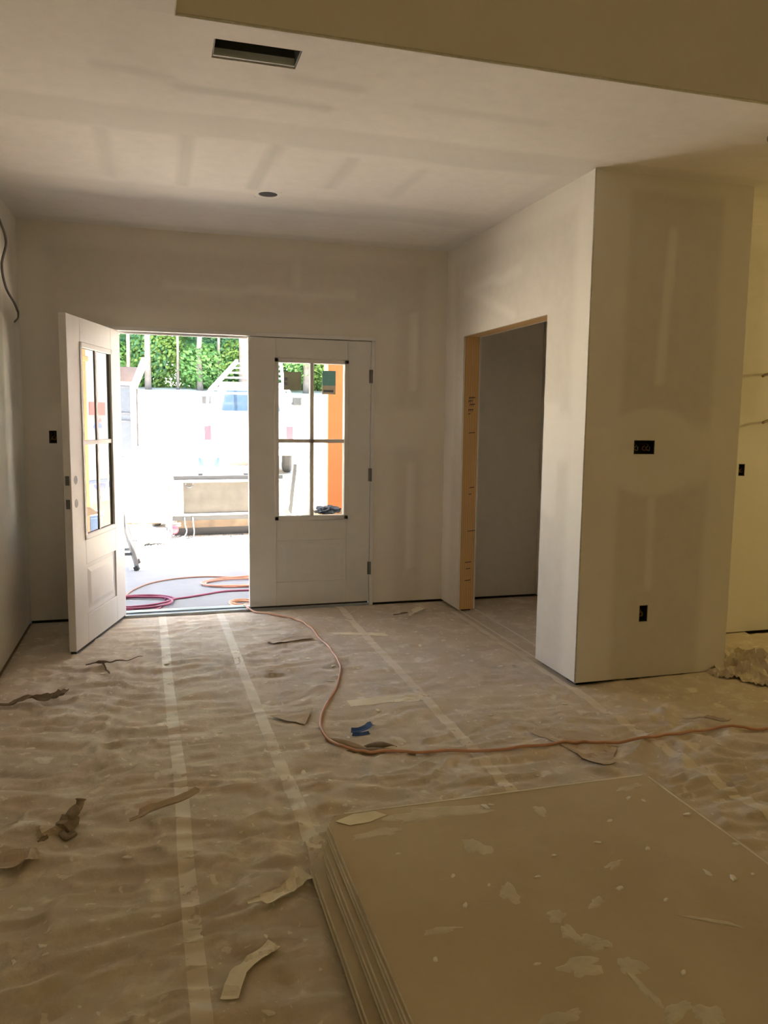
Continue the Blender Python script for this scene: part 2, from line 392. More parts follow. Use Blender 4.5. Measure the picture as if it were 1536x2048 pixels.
wall('wall_kitchen','y',-1.43,-1,1.6,6.0,GAP,H,[(2.205,2.256,1.105,1.186,False)],.14,mud_far,step=.05)
flat=lambda u,v: u*0+.5
wall('wall_closet','x',1.599,1,-2.122,-.0005,GAP,H,[],.14,flat,step=.3)
wall('wall_far_right','x',6.0,-1,-9.5,-1.43,GAP,3.6,[],.14,flat,step=.5)
wall('wall_rear','y',-9.5,1,-2.43,6.0,GAP,3.6,[],.14,flat,step=.5)
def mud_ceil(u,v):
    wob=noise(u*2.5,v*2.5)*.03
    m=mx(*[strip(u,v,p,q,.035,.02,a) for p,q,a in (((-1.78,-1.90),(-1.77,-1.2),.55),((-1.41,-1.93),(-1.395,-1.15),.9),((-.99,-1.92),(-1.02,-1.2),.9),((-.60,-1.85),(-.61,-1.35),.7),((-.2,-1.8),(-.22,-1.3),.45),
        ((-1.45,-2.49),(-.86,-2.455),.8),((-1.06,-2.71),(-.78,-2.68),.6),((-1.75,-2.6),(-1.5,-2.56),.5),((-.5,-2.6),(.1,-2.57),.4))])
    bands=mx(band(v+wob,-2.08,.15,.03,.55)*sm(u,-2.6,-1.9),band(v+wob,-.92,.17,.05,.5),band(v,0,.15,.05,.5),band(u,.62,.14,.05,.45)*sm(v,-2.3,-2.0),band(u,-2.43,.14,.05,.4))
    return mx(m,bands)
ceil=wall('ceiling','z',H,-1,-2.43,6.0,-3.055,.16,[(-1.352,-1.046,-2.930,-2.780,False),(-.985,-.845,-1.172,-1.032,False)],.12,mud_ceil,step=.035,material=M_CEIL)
# ring of drywall that closes the square cell round the recessed-light cut-out
rb=MB(); n=32; cx,cy=-.915,-1.102
outer=[]; 
for k in range(n):
    t=2*math.pi*(k+.5)/n; d=.07/max(abs(math.cos(t)),abs(math.sin(t))); outer.append((cx+d*math.cos(t),cy+d*math.sin(t)))
inner=[(cx+.055*math.cos(2*math.pi*(k+.5)/n),cy+.055*math.sin(2*math.pi*(k+.5)/n)) for k in range(n)]
vs=[(x,y,H) for x,y in outer]+[(x,y,H) for x,y in inner]+[(x,y,H+.013) for x,y in inner]
# square corners
fs=[(k,(k+1)%n,n+(k+1)%n,n+k) for k in range(n)]+[(n+k,n+(k+1)%n,2*n+(k+1)%n,2*n+k) for k in range(n)]
rb.add(vs,fs)
for sx in (-1,1):
    for sy in (-1,1):
        a=min((p for p in range(n)),key=lambda p:(outer[p][0]-(cx+sx*.07))**2+(outer[p][1]-(cy+sy*.07))**2)
rb.build('light_cutout',M_CEIL,ceil)
wall('ceiling_left','z',H,-1,-2.43,-1.487,-9.5,-3.055,[],.12,lambda u,v: mx(rect(u,v,-2.5,-1.4,-4.4,-4.1,.05,.5),band(u,-1.486,.12,.05,.3)),step=.06,material=M_CEIL)
wall('wall_tray','y',-3.056,-1,-1.485,6.0,H+.002,3.6,[],.12,lambda u,v: u*0+.75,step=.2)
wall('wall_tray_side','x',-1.486,1,-9.5,-3.057,H+.002,3.6,[],.12,lambda u,v: u*0+.75,step=.4)
wall('ceiling_tray','z',3.6,-1,-1.486,6.0,-9.5,-3.056,[],.12,flat,step=.5,material=M_CEIL)
# metal corner bead along the raised-ceiling edge and the pier corner
tag(MB().tube([(-1.486,-8.5,H+.002),(-1.486,-3.056,H+.002),(6,-3.056,H+.002)],.0055,8).build('trim_1',M_EDGE),kind='structure')
tag(MB().tube([(.621,-2.123,GAP),(.621,-2.123,H)],.005,8).build('trim_2',M_EDGE),kind='structure')
# bottom plates coloured near black for the shade in the gap under the boards
tag(MB().box(-2.43,-1.872,.02,.15,-.02,GAP+.02).box(.05,6,.02,.15,-.02,GAP+.02).build('dark_plate_back',M_DARK),kind='structure')

tag(MB().box(.641,1.58,-2.10,-2.0,-.003,GAP+.02).box(.65,.74,-2.10,-1.69,-.003,GAP+.02).box(.65,.74,-.33,-.02,-.003,GAP+.02).build('dark_plate_pier',M_DARK),kind='structure')
tag(MB().box(1.62,5.9,-1.41,-1.31,-.003,GAP+.02).build('dark_plate_kitchen',M_DARK),kind='structure')
tag(MB().box(-2.55,-2.45,-9.4,-.02,-.003,GAP+.02).build('dark_plate_left',M_DARK),kind='structure')
# subfloor and protective paper
tag(MB().box(-2.6,6.14,-9.64,.02,-.12,-.004).build('floor',simple('subfloor',(.35,.27,.18),.8)),kind='structure')
def paper_h(x,y):
    x=np.asarray(x,float);y=np.asarray(y,float)
    wx=noise(x*3.1,y*3.1)*.25; wy=noise(x*3.1+40,y*3.1+9)*.25
    a=1-np.abs(noise(x*5+wx*4,y*9+wy*4)); b=1-np.abs(noise(x*11+wx*6+7,y*17+wy*6+3)); c=noise(x*24,y*30)
    near=np.clip((-y-.1)/1.9,.40,1)
    r1=noise(x*4.2+wx*3,y*12+wy*5); r2=noise(x*9+wx*3+4,y*24+wy*7+8); amp=.65+.35*noise(x*.9+2,y*.9)
    h=.004+near*amp*(.011*r1+.017*r2+.018*a**5+.016*b**4+.003*c)+.006
    wallfade=np.clip(np.minimum(np.minimum(np.abs(y),np.abs(x+2.43)),np.maximum(np.abs(x-.69)-.07,0)+np.maximum(-2.13-y,0)*1.0)/.08,0.15,1)
    h=h*wallfade
    # folds that run out from the trampled corner of the board stack
    dx,dy=x+1.13,y+3.62; r=np.hypot(dx,dy)+1e-6; ang=np.arctan2(dy,-dx)
    fan=np.exp(-((r-.28)/.24)**2)*(dx<.02)
    h=h+fan*.009*np.clip(np.sin(ang*11+noise(x*4,y*4)*1.5),0,1)
    flatten=1-sm(np.maximum(np.abs(x+.45)-.69,np.abs(y+4.68)-1.23),-.02,.04)
    return np.clip(h*(1-.9*flatten),.001,.034)
def grid_sheet(name,xs,ys,hf,m,lift=0.0):
    X,Y=np.meshgrid(xs,ys,indexing='ij'); Z=hf(X,Y)+lift
    v=np.stack([X,Y,Z],-1).reshape(-1,3); ny=len(ys); nx=len(xs)
    i,j=np.meshgrid(np.arange(nx-1),np.arange(ny-1),indexing='ij'); a=(i*ny+j).ravel()
    f=np.stack([a,a+ny,a+ny+1,a+1],-1)
    me=bpy.data.meshes.new(name); me.from_pydata(v.tolist(),[],f.tolist()); me.update(); me.polygons.foreach_set('use_smooth',[True]*len(f))
    me.materials.append(m); o=bpy.data.objects.new(name,me); C.objects.link(o); return o
ys_f=np.concatenate([np.arange(-9.45,-4.7,.12),np.arange(-4.7,-2.6,.0125),np.arange(-2.6,.012,.018)])
seams=[-2.425,-1.53,-1.115,-.245,.585,1.45,2.35,5.95]
strip_names=['against the left wall','running to the open doorway, narrow','running to the middle of the door pair','running to the closed door leaf','running into the side opening','in front of the pier outlet','beyond the pier on the right']
for k in range(len(seams)-1):
    a,b=seams[k],seams[k+1]; st=.014 if b<2 else .05
    ye=ys_f if a<1.5 else np.concatenate([np.arange(-9.45,-4.6,.12),np.arange(-4.6,-1.45,.03)])
    tag(grid_sheet('floor_paper',np.linspace(a,b,int((b-a)/st)+2),ye,paper_h,M_PAPER),
        'wrinkled brown protective floor paper strip '+strip_names[k],'floor paper','protective paper strips on the floor')
tapes=[((-1.545,.005),(-1.485,-4.9),'leftmost pale tape seam, running from the open doorway to the bottom edge'),((-1.135,.005),(-1.085,-3.62),'second pale tape seam, running from the doorway to the stack corner'),
       ((-.225,.005),(-.270,-3.30),'third pale tape seam, running from under the closed door to the stack'),((.59,-.36),(.56,-4.2),'pale tape seam beside the side opening, rightmost of the four')]
for (p,q,lb) in tapes:
    L=abs(q[1]-p[1]); t=np.linspace(0,1,int(L/.015)); vs=[]; fs=[]
    for i,tt in enumerate(t):
        x=p[0]+(q[0]-p[0])*tt+float(noise(tt*7,p[0]*9))*.006; y=p[1]+(q[1]-p[1])*tt
        for d in (-.026,-.009,.009,.026): vs.append((x+d,y,float(paper_h(x+d,y))+.0012))
    for i in range(len(t)-1):
        for k in range(3): fs.append((i*4+k,i*4+k+1,i*4+5+k,i*4+4+k))
    tag(MB().add(vs,fs,True).build('seam_tape',M_TAPE),lb,'tape','tape seams on the floor paper')

# ------------------------------------------------------------------ side opening: exposed lumber
jm=thing('trim_3','exposed yellow framing lumber lining the side opening','framing',(.62,-.367,0),kind='structure')
j=MB().box(.634,.748,-.367,-.329,.018,2.068,.002).build('jamb_stud',M_LUMBER,jm)
MB().box(.634,.748,-1.689,-1.651,.018,2.068,.002).build('jamb_stud',M_LUMBER,jm)
MB().box(.634,.748,-1.689,-.329,2.068,2.106,.002).build('header_plank',M_LUMBER,jm)
mk=MB(); r=random.Random(4)
for z,wd in ((1.62,.05),(1.595,.03),(1.57,.045),(1.53,.04),(1.50,.02),(1.36,.05),(.95,.04),(.90,.02),(.62,.06),(.38,.05),(.33,.035),(.24,.05)):
    x=.665+r.random()*.03
    mk.add([(x,-.3683,z),(x+wd,-.3683,z+.004),(x+wd,-.3683,z+.010),(x,-.3683,z+.006)],[(0,1,2,3)])
    if z>1.5:
        for k in range(3): mk.add([(x+k*.014,-.3683,z-.012),(x+k*.014+.003,-.3683,z-.012),(x+k*.014+.008,-.3683,z+.014),(x+k*.014+.005,-.3683,z+.014)],[(0,1,2,3)])
mk.build('pencil_mark',M_INK,jm)

# ------------------------------------------------------------------ entry doors
fr=thing('trim_4','primed grey frame round the double entry doors','door frame',(-.91,.08,0),kind='structure')
MB().box(-1.872,-1.842,.0,.16,.0,2.046,.002).build('side_jamb',M_FRAME,fr)
MB().box(.020,.05,.0,.16,.0,2.046,.002).build('side_jamb',M_FRAME,fr)
MB().box(-1.872,.05,.0,.16,2.046,2.076,.002).build('head_jamb',M_FRAME,fr)
MB().box(-1.842,.02,.05,.062,2.03,2.046).build('door_stop',M_FRAME,fr)
MB().box(-1.842,.02,.005,.16,-.003,.020,.003).box(-1.842,.02,.06,.10,.020,.030,.003).build('sill',M_SILL,fr)
W=.928; TH=.044; GY=.034; Z0,Z1=.035,2.04
GX0,GX1,GZ0,GZ1=.185,.727,.70,1.885   # glass opening measured from the hinge side
def make_door(name,label,mir,origin,rot):
    root=bpy.data.objects.new(name,None); C.objects.link(root); root.location=origin; root.rotation_euler=(0,0,rot)
    tag(root,label,'door',None,'structure')
    X=lambda x: -x if mir else x
    def bx(mb,x0,x1,y0,y1,z0,z1,c=.002):
        a,b=sorted((X(x0),X(x1))); return mb.box(a,b,y0,y1,z0,z1,c)
    L=lambda mb,nm,m,par=root: mb.build(nm,m,par,local=True)
    PX0,PX1,PZ0,PZ1=.20,.71,.215,.535
    L(bx(MB(),0,GX0,0,TH,Z0,Z1),'hinge_stile',M_DOOR)
    L(bx(MB(),GX1,W,0,TH,Z0,Z1),'lock_stile',M_DOOR)
    L(bx(MB(),GX0,GX1,0,TH,GZ1,Z1),'top_rail',M_DOOR)
    b=MB()
    bx(b,GX0,GX1,0,TH,PZ1,GZ0); L(b,'middle_rail',M_DOOR)
    L(bx(MB(),GX0,GX1,0,TH,Z0,PZ0),'bottom_rail',M_DOOR)
    b=MB(); bx(b,GX0,GX1,.010,TH-.010,PZ0,PZ1,.001)
    # raised field with sloped edge on both faces
    for y0,y1 in ((.010,.003),(TH-.010,TH-.003)):
        e=[(PX0+.02,PZ0+.03),(PX1-.02,PZ0+.03),(PX1-.02,PZ1-.03),(PX0+.02,PZ1-.03)]; f=[(PX0+.06,PZ0+.06),(PX1-.06,PZ0+.06),(PX1-.06,PZ1-.06),(PX0+.06,PZ1-.06)]
        b.add([(X(x),y0,z) for x,z in e]+[(X(x),y1,z) for x,z in f],[(0,1,5,4),(1,2,6,5),(2,3,7,6),(3,0,4,7),(4,5,6,7)])
    L(b,'panel',M_DOOR)
    lf=MB()
    for (y0,y1) in ((-.008,.010),(GY+.001,TH+.006)):
        for a in ((GX0-.012,GX0+.022,GZ0-.012,GZ1+.012),(GX1-.022,GX1+.012,GZ0-.012,GZ1+.012),(GX0-.012,GX1+.012,GZ0-.012,GZ0+.022),(GX0-.012,GX1+.012,GZ1-.022,GZ1+.012)):
            bx(lf,a[0],a[1],y0,y1,a[2],a[3],.004)
    L(lf,'glazing_frame',M_DOOR)
    mxc=(GX0+GX1)/2; mzc=1.288
    for (y0,y1) in ((-.004,.012),(GY+.001,GY+.007)):
        L(bx(MB(),mxc-.015,mxc+.015,y0,y1,GZ0,GZ1,.003),'muntin',M_DOOR); L(bx(MB(),GX0,GX1,y0,y1,mzc-.014,mzc+.014,.003),'muntin',M_DOOR)
    for x0,x1 in ((GX0,mxc),(mxc,GX1)):
        for z0,z1 in ((GZ0,mzc),(mzc,GZ1)):
            b=MB(); b.add([(X(x0),GY,z0),(X(x1),GY,z0),(X(x1),GY,z1),(X(x0),GY,z1)],[(0,1,2,3)]); L(b,'glass_pane',M_GLASS)
    L(bx(MB(),.01,W-.01,.006,TH-.006,Z0-.018,Z0+.002,.0),'door_sweep',M_GASKET)
    for z in (.30,1.03,1.78):
        hb=MB(); hb.tube([(X(-.006),-.008,z-.05),(X(-.006),-.008,z+.05)],.0075,10); bx(hb,-.012,.014,-.0035,.0,z-.05,z+.05,.0); L(hb,'hinge',M_HINGE)
    if not mir:
        for z in (.93,1.07):
            hb=MB(); hb.lathe((X(W-.07),TH+.0006,z),(0,1,0),[(0,.026),(.0006,.0255)],20); hb.lathe((X(W-.07),-.0006,z),(0,-1,0),[(0,.026),(.0006,.0255)],20)
            hb.box(W-.0005,W+.0006,.010,.034,z-.028,z+.028); L(hb,'bore_hole',M_GREY)
    return root
door_open=make_door('door_1','primed door leaf swung into the room, four panes over one panel','',(-1.838,-.002,0),math.atan2(-.961,-.277))
door_shut=make_door('door_2','closed right-hand entry door leaf with four panes',True,(.018,.006,0),0)
def sticker(z0,z1,x0,x1,m,par,nm='sticker',dy=.0,z0b=None):
    return MB().box(x0,x1,GY-.0025-dy,GY-.001-dy,z0,z1).build(nm,m,par,local=True)
s1=sticker(1.665,1.80,-.664,-.530,M_LOLIVE,door_shut); s1['label']='olive product sticker on the upper left pane'
MB().box(-.655,-.635,GY-.0036,GY-.0024,1.70,1.722).box(-.655,-.635,GY-.0036,GY-.0024,1.735,1.757).build('sticker_print',M_LVIOL,s1,local=True)
s2=sticker(1.640,1.815,-.372,-.268,M_LCREAM,door_shut); s2['label']='teal and cream product sticker on the upper right pane'
MB().box(-.372,-.268,GY-.0036,GY-.0024,1.705,1.815).build('sticker_print',M_LTEAL,s2,local=True)
MB().box(-.362,-.285,GY-.0036,GY-.0024,1.655,1.672).build('sticker_print',M_LGREY,s2,local=True)

# ------------------------------------------------------------------ electrical boxes, duct, recessed light, wires
def elec_box(label,face,u0,u1,z0,z1,r):
    """open plastic box set into a wall that faces -y at y=face"""
    t=thing('electrical_box',label,'electrical box',((u0+u1)/2,face+.03,(z0+z1)/2),'open electrical boxes in the drywall')
    e=.0015; u0+=e;u1-=e;z0+=e;z1-=e; w=.003; d0,d1=face+.003,face+.075
    b=MB().box(u0,u1,d1-w,d1,z0,z1).box(u0,u0+w,d0,d1,z0,z1).box(u1-w,u1,d0,d1,z0,z1).box(u0,u1,d0,d1,z0,z0+w).box(u0,u1,d0,d1,z1-w,z1)
    b.build('box_shell',M_BOXPL,t)
    for k in range(3 if u1-u0>.1 else 2):
        cx=u0+(u1-u0)*(.2+.3*k)+r.uniform(-.008,.008); cz=z0+(z1-z0)*.5
        pts=[(cx,d1-.006,z1-.012),(cx+.006,d0+.02,cz+.012),(cx-.012,d0+.012,cz-.008),(cx+.010,d0+.014,cz-.018),(cx+.016,d0+.02,cz+.004)]
        MB().tube(spline(pts,5),.0032,6).build('wire',M_WIRE_W if k!=1 else M_COPPER,t)
    return t
r=random.Random(8)
elec_box('wide three-gang electrical box in the middle of the drywall pier',-2.123,.922,1.052,1.281,1.357,r)
elec_box('single-gang outlet box low on the drywall pier',-2.123,1.008,1.062,.343,.437,r)
elec_box('small electrical box on the bright kitchen wall at the right edge',-1.43,2.205,2.256,1.105,1.186,r)
elec_box('small switch box on the back wall left of the open door',0.0,-2.272,-2.222,1.262,1.35,r)
dv=thing('duct_boot','open rectangular air duct boot cut into the ceiling drywall','vent',(-1.2,-2.855,H+.06))
x0,x1,y0,y1=-1.350,-1.048,-2.928,-2.782; zt=H+.20
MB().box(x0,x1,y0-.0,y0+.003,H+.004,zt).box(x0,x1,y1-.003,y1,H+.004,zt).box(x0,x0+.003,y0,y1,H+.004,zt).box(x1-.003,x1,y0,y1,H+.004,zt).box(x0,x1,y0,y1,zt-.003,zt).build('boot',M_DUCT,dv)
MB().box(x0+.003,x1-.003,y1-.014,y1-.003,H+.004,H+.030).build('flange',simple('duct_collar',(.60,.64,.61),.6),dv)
cl=thing('recessed_light_can','empty recessed light can in the ceiling before the doors','light fixture',(cx,cy,H+.06))
cx,cy=-.915,-1.102
MB().lathe((cx,cy,H+.003),(0,0,1),[(0,.0545),(.10,.0545),(.10,.0001)],28).build('can',M_DARK,cl)
o=MB(); o.lathe((cx,cy,H+.02),(0,0,1),[(0,.053),(.03,.053),(.03,.040),(.006,.040)],28); o.build('inner_ring',M_DARK,cl)
cb=thing('cable','loose dark cable hanging out of the left wall','cable',(-2.43,-.75,2.6))
MB().tube(spline([(-2.43,-.95,2.66),(-2.405,-.76,2.567),(-2.395,-.62,2.47),(-2.40,-.765,2.31),(-2.40,-.66,2.20),(-2.395,-.42,2.145),(-2.39,-.31,2.10)],8),.0075,8).build('sheath',M_WIRE_W,cb)
MB().tube(spline([(-2.39,-.31,2.10),(-2.385,-.36,2.06),(-2.39,-.47,2.02)],6),[.006]*12+[.004],8).build('stripped_end',M_WIRE_W,cb)
for (x,z,lb) in ((2.292,1.775,'upper dark cable stub poking out of the kitchen wall'),(2.318,1.470,'lower dark cable stub poking out of the kitchen wall')):
    MBb=MB().tube(spline([(x+.20,-1.432,z+.01),(x+.12,-1.475,z+.015),(x+.04,-1.49,z+.008),(x,-1.495,z-.006)],5),.009,8)
    tag(MBb.build('cable_stub',M_TWIG),lb,'cable','cable stubs on the kitchen wall')
tag(MB().tube(spline([(1.115,-2.765,H+.004),(1.112,-2.768,H-.02),(1.13,-2.79,H-.04),(1.19,-2.80,H-.045)],5),.008,8).build('cable_stub',M_TWIG),'short dark cable stub hanging from the ceiling at the right edge','cable')

# ------------------------------------------------------------------ stack of drywall sheets
ZB=.0065; T=.0127; r=random.Random(21)
lefts=[-1.128,-1.132,-1.124,-1.130,-1.098,-1.094,-1.099,-1.092,-1.076,-1.073,-1.066]
sheet_desc=['bottom board of the drywall stack, lying on the floor paper','second board up in the drywall stack','third board up in the drywall stack','fourth board up in the drywall stack, just under the dark gap',
 'fifth board up in the drywall stack, just above the dark gap','sixth board up in the drywall stack','seventh board up in the drywall stack','eighth board up in the drywall stack','third board from the top of the drywall stack','second board from the top of the drywall stack','scuffed brown top board of the drywall stack with white smears']
top_sheet=None
for k,xl in enumerate(lefts):
    z0=ZB+k*T+(.003 if k>=4 else 0)+(.002 if k>=8 else 0); xr=xl+1.222+r.uniform(-.003,.003); yb=-3.455+(10-k)*.004+(r.uniform(-.004,.004) if k<10 else 0); yf=-5.885
    # crushed far-left corner on the lower boards
    cut=.02+.02*r.random() if k==10 else (.07+.12*r.random() if k<8 else .03+.03*r.random())
    poly=[(xl,yf),(xr,yf),(xr,yb),(xl+cut*.8,yb)]
    m_=5
    for q in range(1,m_):
        t=q/m_; poly.append((xl+cut*.8*(1-t)+r.uniform(-.006,.012),yb-cut*1.4*t+r.uniform(-.012,.012)))
    poly.append((xl,yb-cut*1.5))
    o=thing('drywall_sheet',sheet_desc[k],'drywall',(xl+.6,-4.7,z0),'drywall sheets in the stack')
    ow=Vector(o.location)
    MB().prism(poly,z0+.0012,z0+T-.0012-.0003).build('gypsum_core',M_BOARDEDGE,o)
    inset=[(x+(.0015 if x<0 else -.0015),y) for x,y in poly]
    MB().prism(inset,z0+T-.0014,z0+T-.0002).build('face_paper',M_BOARD,o)
    MB().prism(inset,z0,z0+.0012).build('back_paper',M_BOARD,o)
    if k==10: top_sheet=o; ztop=z0+T-.0002
# smears of dried compound on the top board (flat, irregular, proud by a millimetre)
def blob(cx,cy,rx,ry,ang,seed,z,n=22,rough=.35):
    rr=random.Random(seed); ca,sa=math.cos(ang),math.sin(ang); ring=[]
    ph=[rr.uniform(0,6.28) for _ in range(4)]
    for k in range(n):
        t=2*math.pi*k/n; q=1+rough*(.5*math.sin(2*t+ph[0])+.4*math.sin(3*t+ph[1])+.35*math.sin(5*t+ph[2])+.3*math.sin(8*t+ph[3]))+rr.uniform(-.12,.12)*rough*2
        x,y=rx*q*math.cos(t),ry*q*math.sin(t); ring.append((cx+x*ca-y*sa,cy+x*sa+y*ca))
    mb=MB(); vs=[(x,y,z) for x,y in ring]+[(cx+(x-cx)*.72,cy+(y-cy)*.72,z+.0012+rr.uniform(0,.0008)) for x,y in ring]+[(cx,cy,z+.0016)]
    fs=[(k,(k+1)%n,n+(k+1)%n,n+k) for k in range(n)]+[(n+k,n+(k+1)%n,2*n) for k in range(n)]
    return mb.add(vs,fs,False)
for i,(a,b,rx,ry,an) in enumerate(((-.70,-3.525,.16,.045,-.08),(-.80,-3.535,.06,.025,.1),(-.925,-3.60,.075,.028,.05),(-.585,-4.125,.03,.022,.4),(-.585,-4.20,.022,.035,.3),(-.55,-4.235,.035,.02,-.4),(-.62,-4.315,.06,.03,.1),(-.535,-4.26,.03,.02,.2),(-.45,-4.10,.03,.015,.5),(-.505,-4.345,.028,.035,.2),(-.49,-4.50,.05,.018,.3),(-.43,-4.53,.04,.03,.1),(-.655,-3.755,.035,.05,.2),(-.66,-4.0,.025,.045,.1),(.03,-3.53,.05,.02,.2),(-.90,-4.10,.05,.012,-.1),(-.52,-4.42,.012,.06,.1),(-.02,-4.42,.04,.03,.2),(-.30,-3.95,.04,.012,.4),(-.36,-3.6,.022,.03,.1),(-.75,-4.45,.05,.02,.2),(-.20,-4.25,.07,.010,-.6))):
    blob(a,b,rx,ry,an,100+i,ztop).build('compound_smear',M_SMEAR,top_sheet)
MB().box(-1.0,.135,-3.4565,-3.447,ztop-.010,ztop+.0012,.0008).build('edge_highlight',M_BOARDEDGE,top_sheet); MB().box(.143,.152,-5.8,-3.47,ztop-.010,ztop+.001,.0008).build('edge_highlight',M_BOARDEDGE,top_sheet)  # pale strips that paint the door-lit highlight along the top board's edges
# chips of dried compound: on the board and on the floor, each its own object
def chip_mesh(seed):
    rr=random.Random(seed); n=7; ring=[((1+rr.uniform(-.35,.35))*math.cos(2*math.pi*k/n),(.55+rr.uniform(-.2,.2))*math.sin(2*math.pi*k/n)) for k in range(n)]
    vs=[(x,y,0) for x,y in ring]+[(x*.75,y*.75,.28+rr.uniform(-.08,.08)) for x,y in ring]
    me=bpy.data.meshes.new('compound_flake'); me.from_pydata(vs,[],[tuple(range(n))[::-1],tuple(range(n,2*n))]+[(k,(k+1)%n,n+(k+1)%n,n+k) for k in range(n)]); me.update(); me.materials.append(M_MUD); return me
chips=[chip_mesh(s) for s in range(6)]
def chip(x,y,z,s,label,group,rr,flat=1.0):
    o=bpy.data.objects.new('compound_flake',chips[rr.randrange(6)]); C.objects.link(o); o.location=(x,y,z); o.rotation_euler=(rr.uniform(-.08,.08),rr.uniform(-.08,.08),rr.uniform(0,6.28)); o.scale=(s,s,s*flat)
    tag(o,label,'debris',group)
rr=random.Random(77)
for (x,y,s) in ((-.53,-3.53,.022),(-.505,-3.52,.012),(-.90,-3.73,.010),(-.80,-4.02,.014),(-.005,-4.10,.020),(-.06,-4.06,.016),(.06,-4.10,.012),(-.26,-4.14,.012),(-.28,-3.83,.014),(-.02,-3.60,.014),(.02,-3.63,.012),(-.40,-4.40,.013),(.10,-3.75,.018),(-.35,-4.06,.016),(-.15,-3.9,.014),(-.45,-3.86,.013),(-.55,-3.95,.012),(-.17,-3.72,.012),(-.95,-4.2,.012),(-.72,-4.28,.010),(-.15,-4.42,.012),(-.78,-3.88,.012),(-.70,-3.95,.009),(.13,-3.95,.016)):
    chip(x,y,ztop+.0003,s,'small white flake of dried compound lying on the top drywall board','flakes on the drywall stack',rr,.7)
k=0
while k<130:
    x=rr.uniform(-2.3,1.9); y=rr.uniform(-4.4,-.25)
    if (-1.2<x<.25 and y<-3.38) or (x>.5 and y>-2.25) or (x<-1.8 and y>-1.1): continue
    s=rr.choice([.008,.011,.014,.018,.024]); chip(x,y,float(paper_h(x,y))+.0005,s,'small pale flake of dried compound lying on the floor paper','flakes on the floor paper',rr,.55); k+=1

# ------------------------------------------------------------------ paper scraps and litter on the floor
def ribbon(name,m,label,pts,wid,curl=0.0,cat='paper scrap',group=None,lift=.007,n=6):
    """strip of paper along a path, slightly curled across, with thickness"""
    P=spline(pts,n); vs=[]; fs=[]; K=5; mm=len(P)
    for i,p in enumerate(P):
        d=(P[min(i+1,mm-1)]-P[max(i-1,0)]); d.z=0; d.normalize(); s=Vector((-d.y,d.x,0)); wd=wid[i*(len(wid)-1)//max(1,mm-1)] if isinstance(wid,list) else wid
        for k in range(K):
            t=(k/(K-1))*2-1; q=p+s*t*wd/2; q.z=p.z+lift+curl*t*t*wd+float(paper_h(q.x,q.y)); vs.append(q)
    for i in range(mm-1):
        for k in range(K-1): fs.append((i*K+k,i*K+k+1,(i+1)*K+k+1,(i+1)*K+k))
    mb=MB().add(vs,fs,False); o=mb.build(name,m); md=o.modifiers.new('thick','SOLIDIFY'); md.thickness=.0012; md.offset=1
    return tag(o,label,cat,group)
G='scraps of floor paper'
ribbon('paper_scrap',M_TWIG,'long curled dark paper edge at the left frame edge',[(-2.40,-1.72,.004),(-2.25,-1.745,.012),(-2.13,-1.74,.018),(-2.06,-1.715,.03),(-2.03,-1.665,.035)],[.012,.03,.045,.05,.03,.012],.5,group=G)
ribbon('paper_scrap',M_TWIG,'thin dark torn sliver on the floor before the open door leaf',[(-1.98,-1.19,.004),(-1.90,-1.165,.01),(-1.80,-1.12,.006),(-1.67,-1.05,.003)],[.012,.022,.012,.006,.004],.6,group=G)
ribbon('paper_scrap',M_TWIG,'short dark sliver branching off the torn strip before the open door leaf',[(-1.895,-1.175,.006),(-1.868,-1.25,.005),(-1.845,-1.33,.003)],[.014,.010,.005],.5,group=G)
ribbon('paper_scrap',M_SCRAP,'narrow folded paper strip lying left of centre, crossing the leftmost tape seam',[(-1.69,-3.075,.003),(-1.64,-3.07,.012),(-1.56,-3.025,.016),(-1.50,-2.995,.02),(-1.44,-2.965,.03)],[.015,.05,.042,.04,.035,.012],.35,group=G)
ribbon('paper_scrap',M_SCRAP,'torn brown paper flap at the left frame edge near the bottom',[(-2.25,-3.27,.004),(-2.12,-3.265,.012),(-2.02,-3.262,.016),(-1.965,-3.24,.006)],[.08,.08,.07,.03],.12,group=G)
ribbon('paper_scrap',M_SCRAP_L,'pale tape scrap bent in the middle, near the bottom of the photo',[(-1.43,-4.055,.002),(-1.405,-3.985,.006),(-1.395,-3.96,.003),(-1.35,-3.925,.004),(-1.295,-3.885,.006)],.046,.03,group=G)
ribbon('paper_scrap',M_SCRAP_L,'creased pale paper scrap beside the stack, left of its crushed corner',[(-1.345,-3.70,.012),(-1.29,-3.695,.012),(-1.24,-3.66,.006),(-1.18,-3.60,.008),(-1.135,-3.545,.004)],[.02,.055,.05,.05,.06,.04],.15,group=G)
ribbon('paper_scrap',M_SCRAP_L,'small white paper scrap on the floor before the side opening',[(.20,-.47,.003),(.26,-.42,.01),(.32,-.36,.012),(.385,-.30,.004)],[.02,.07,.08,.015],.15,group=G)
ribbon('paper_scrap',M_TWIG,'thin dark curled sliver left of the white scrap before the side opening',[(.09,-.43,.003),(.15,-.435,.006),(.21,-.40,.003)],[.01,.018,.008],.5,group=G)
ribbon('paper_scrap',M_SCRAP,'curled paper edge lifted at the right, where the cord passes the pier',[(.88,-2.70,.003),(.95,-2.79,.012),(1.00,-2.85,.02),(1.03,-2.84,.012)],[.01,.03,.035,.01],.4,group=G)
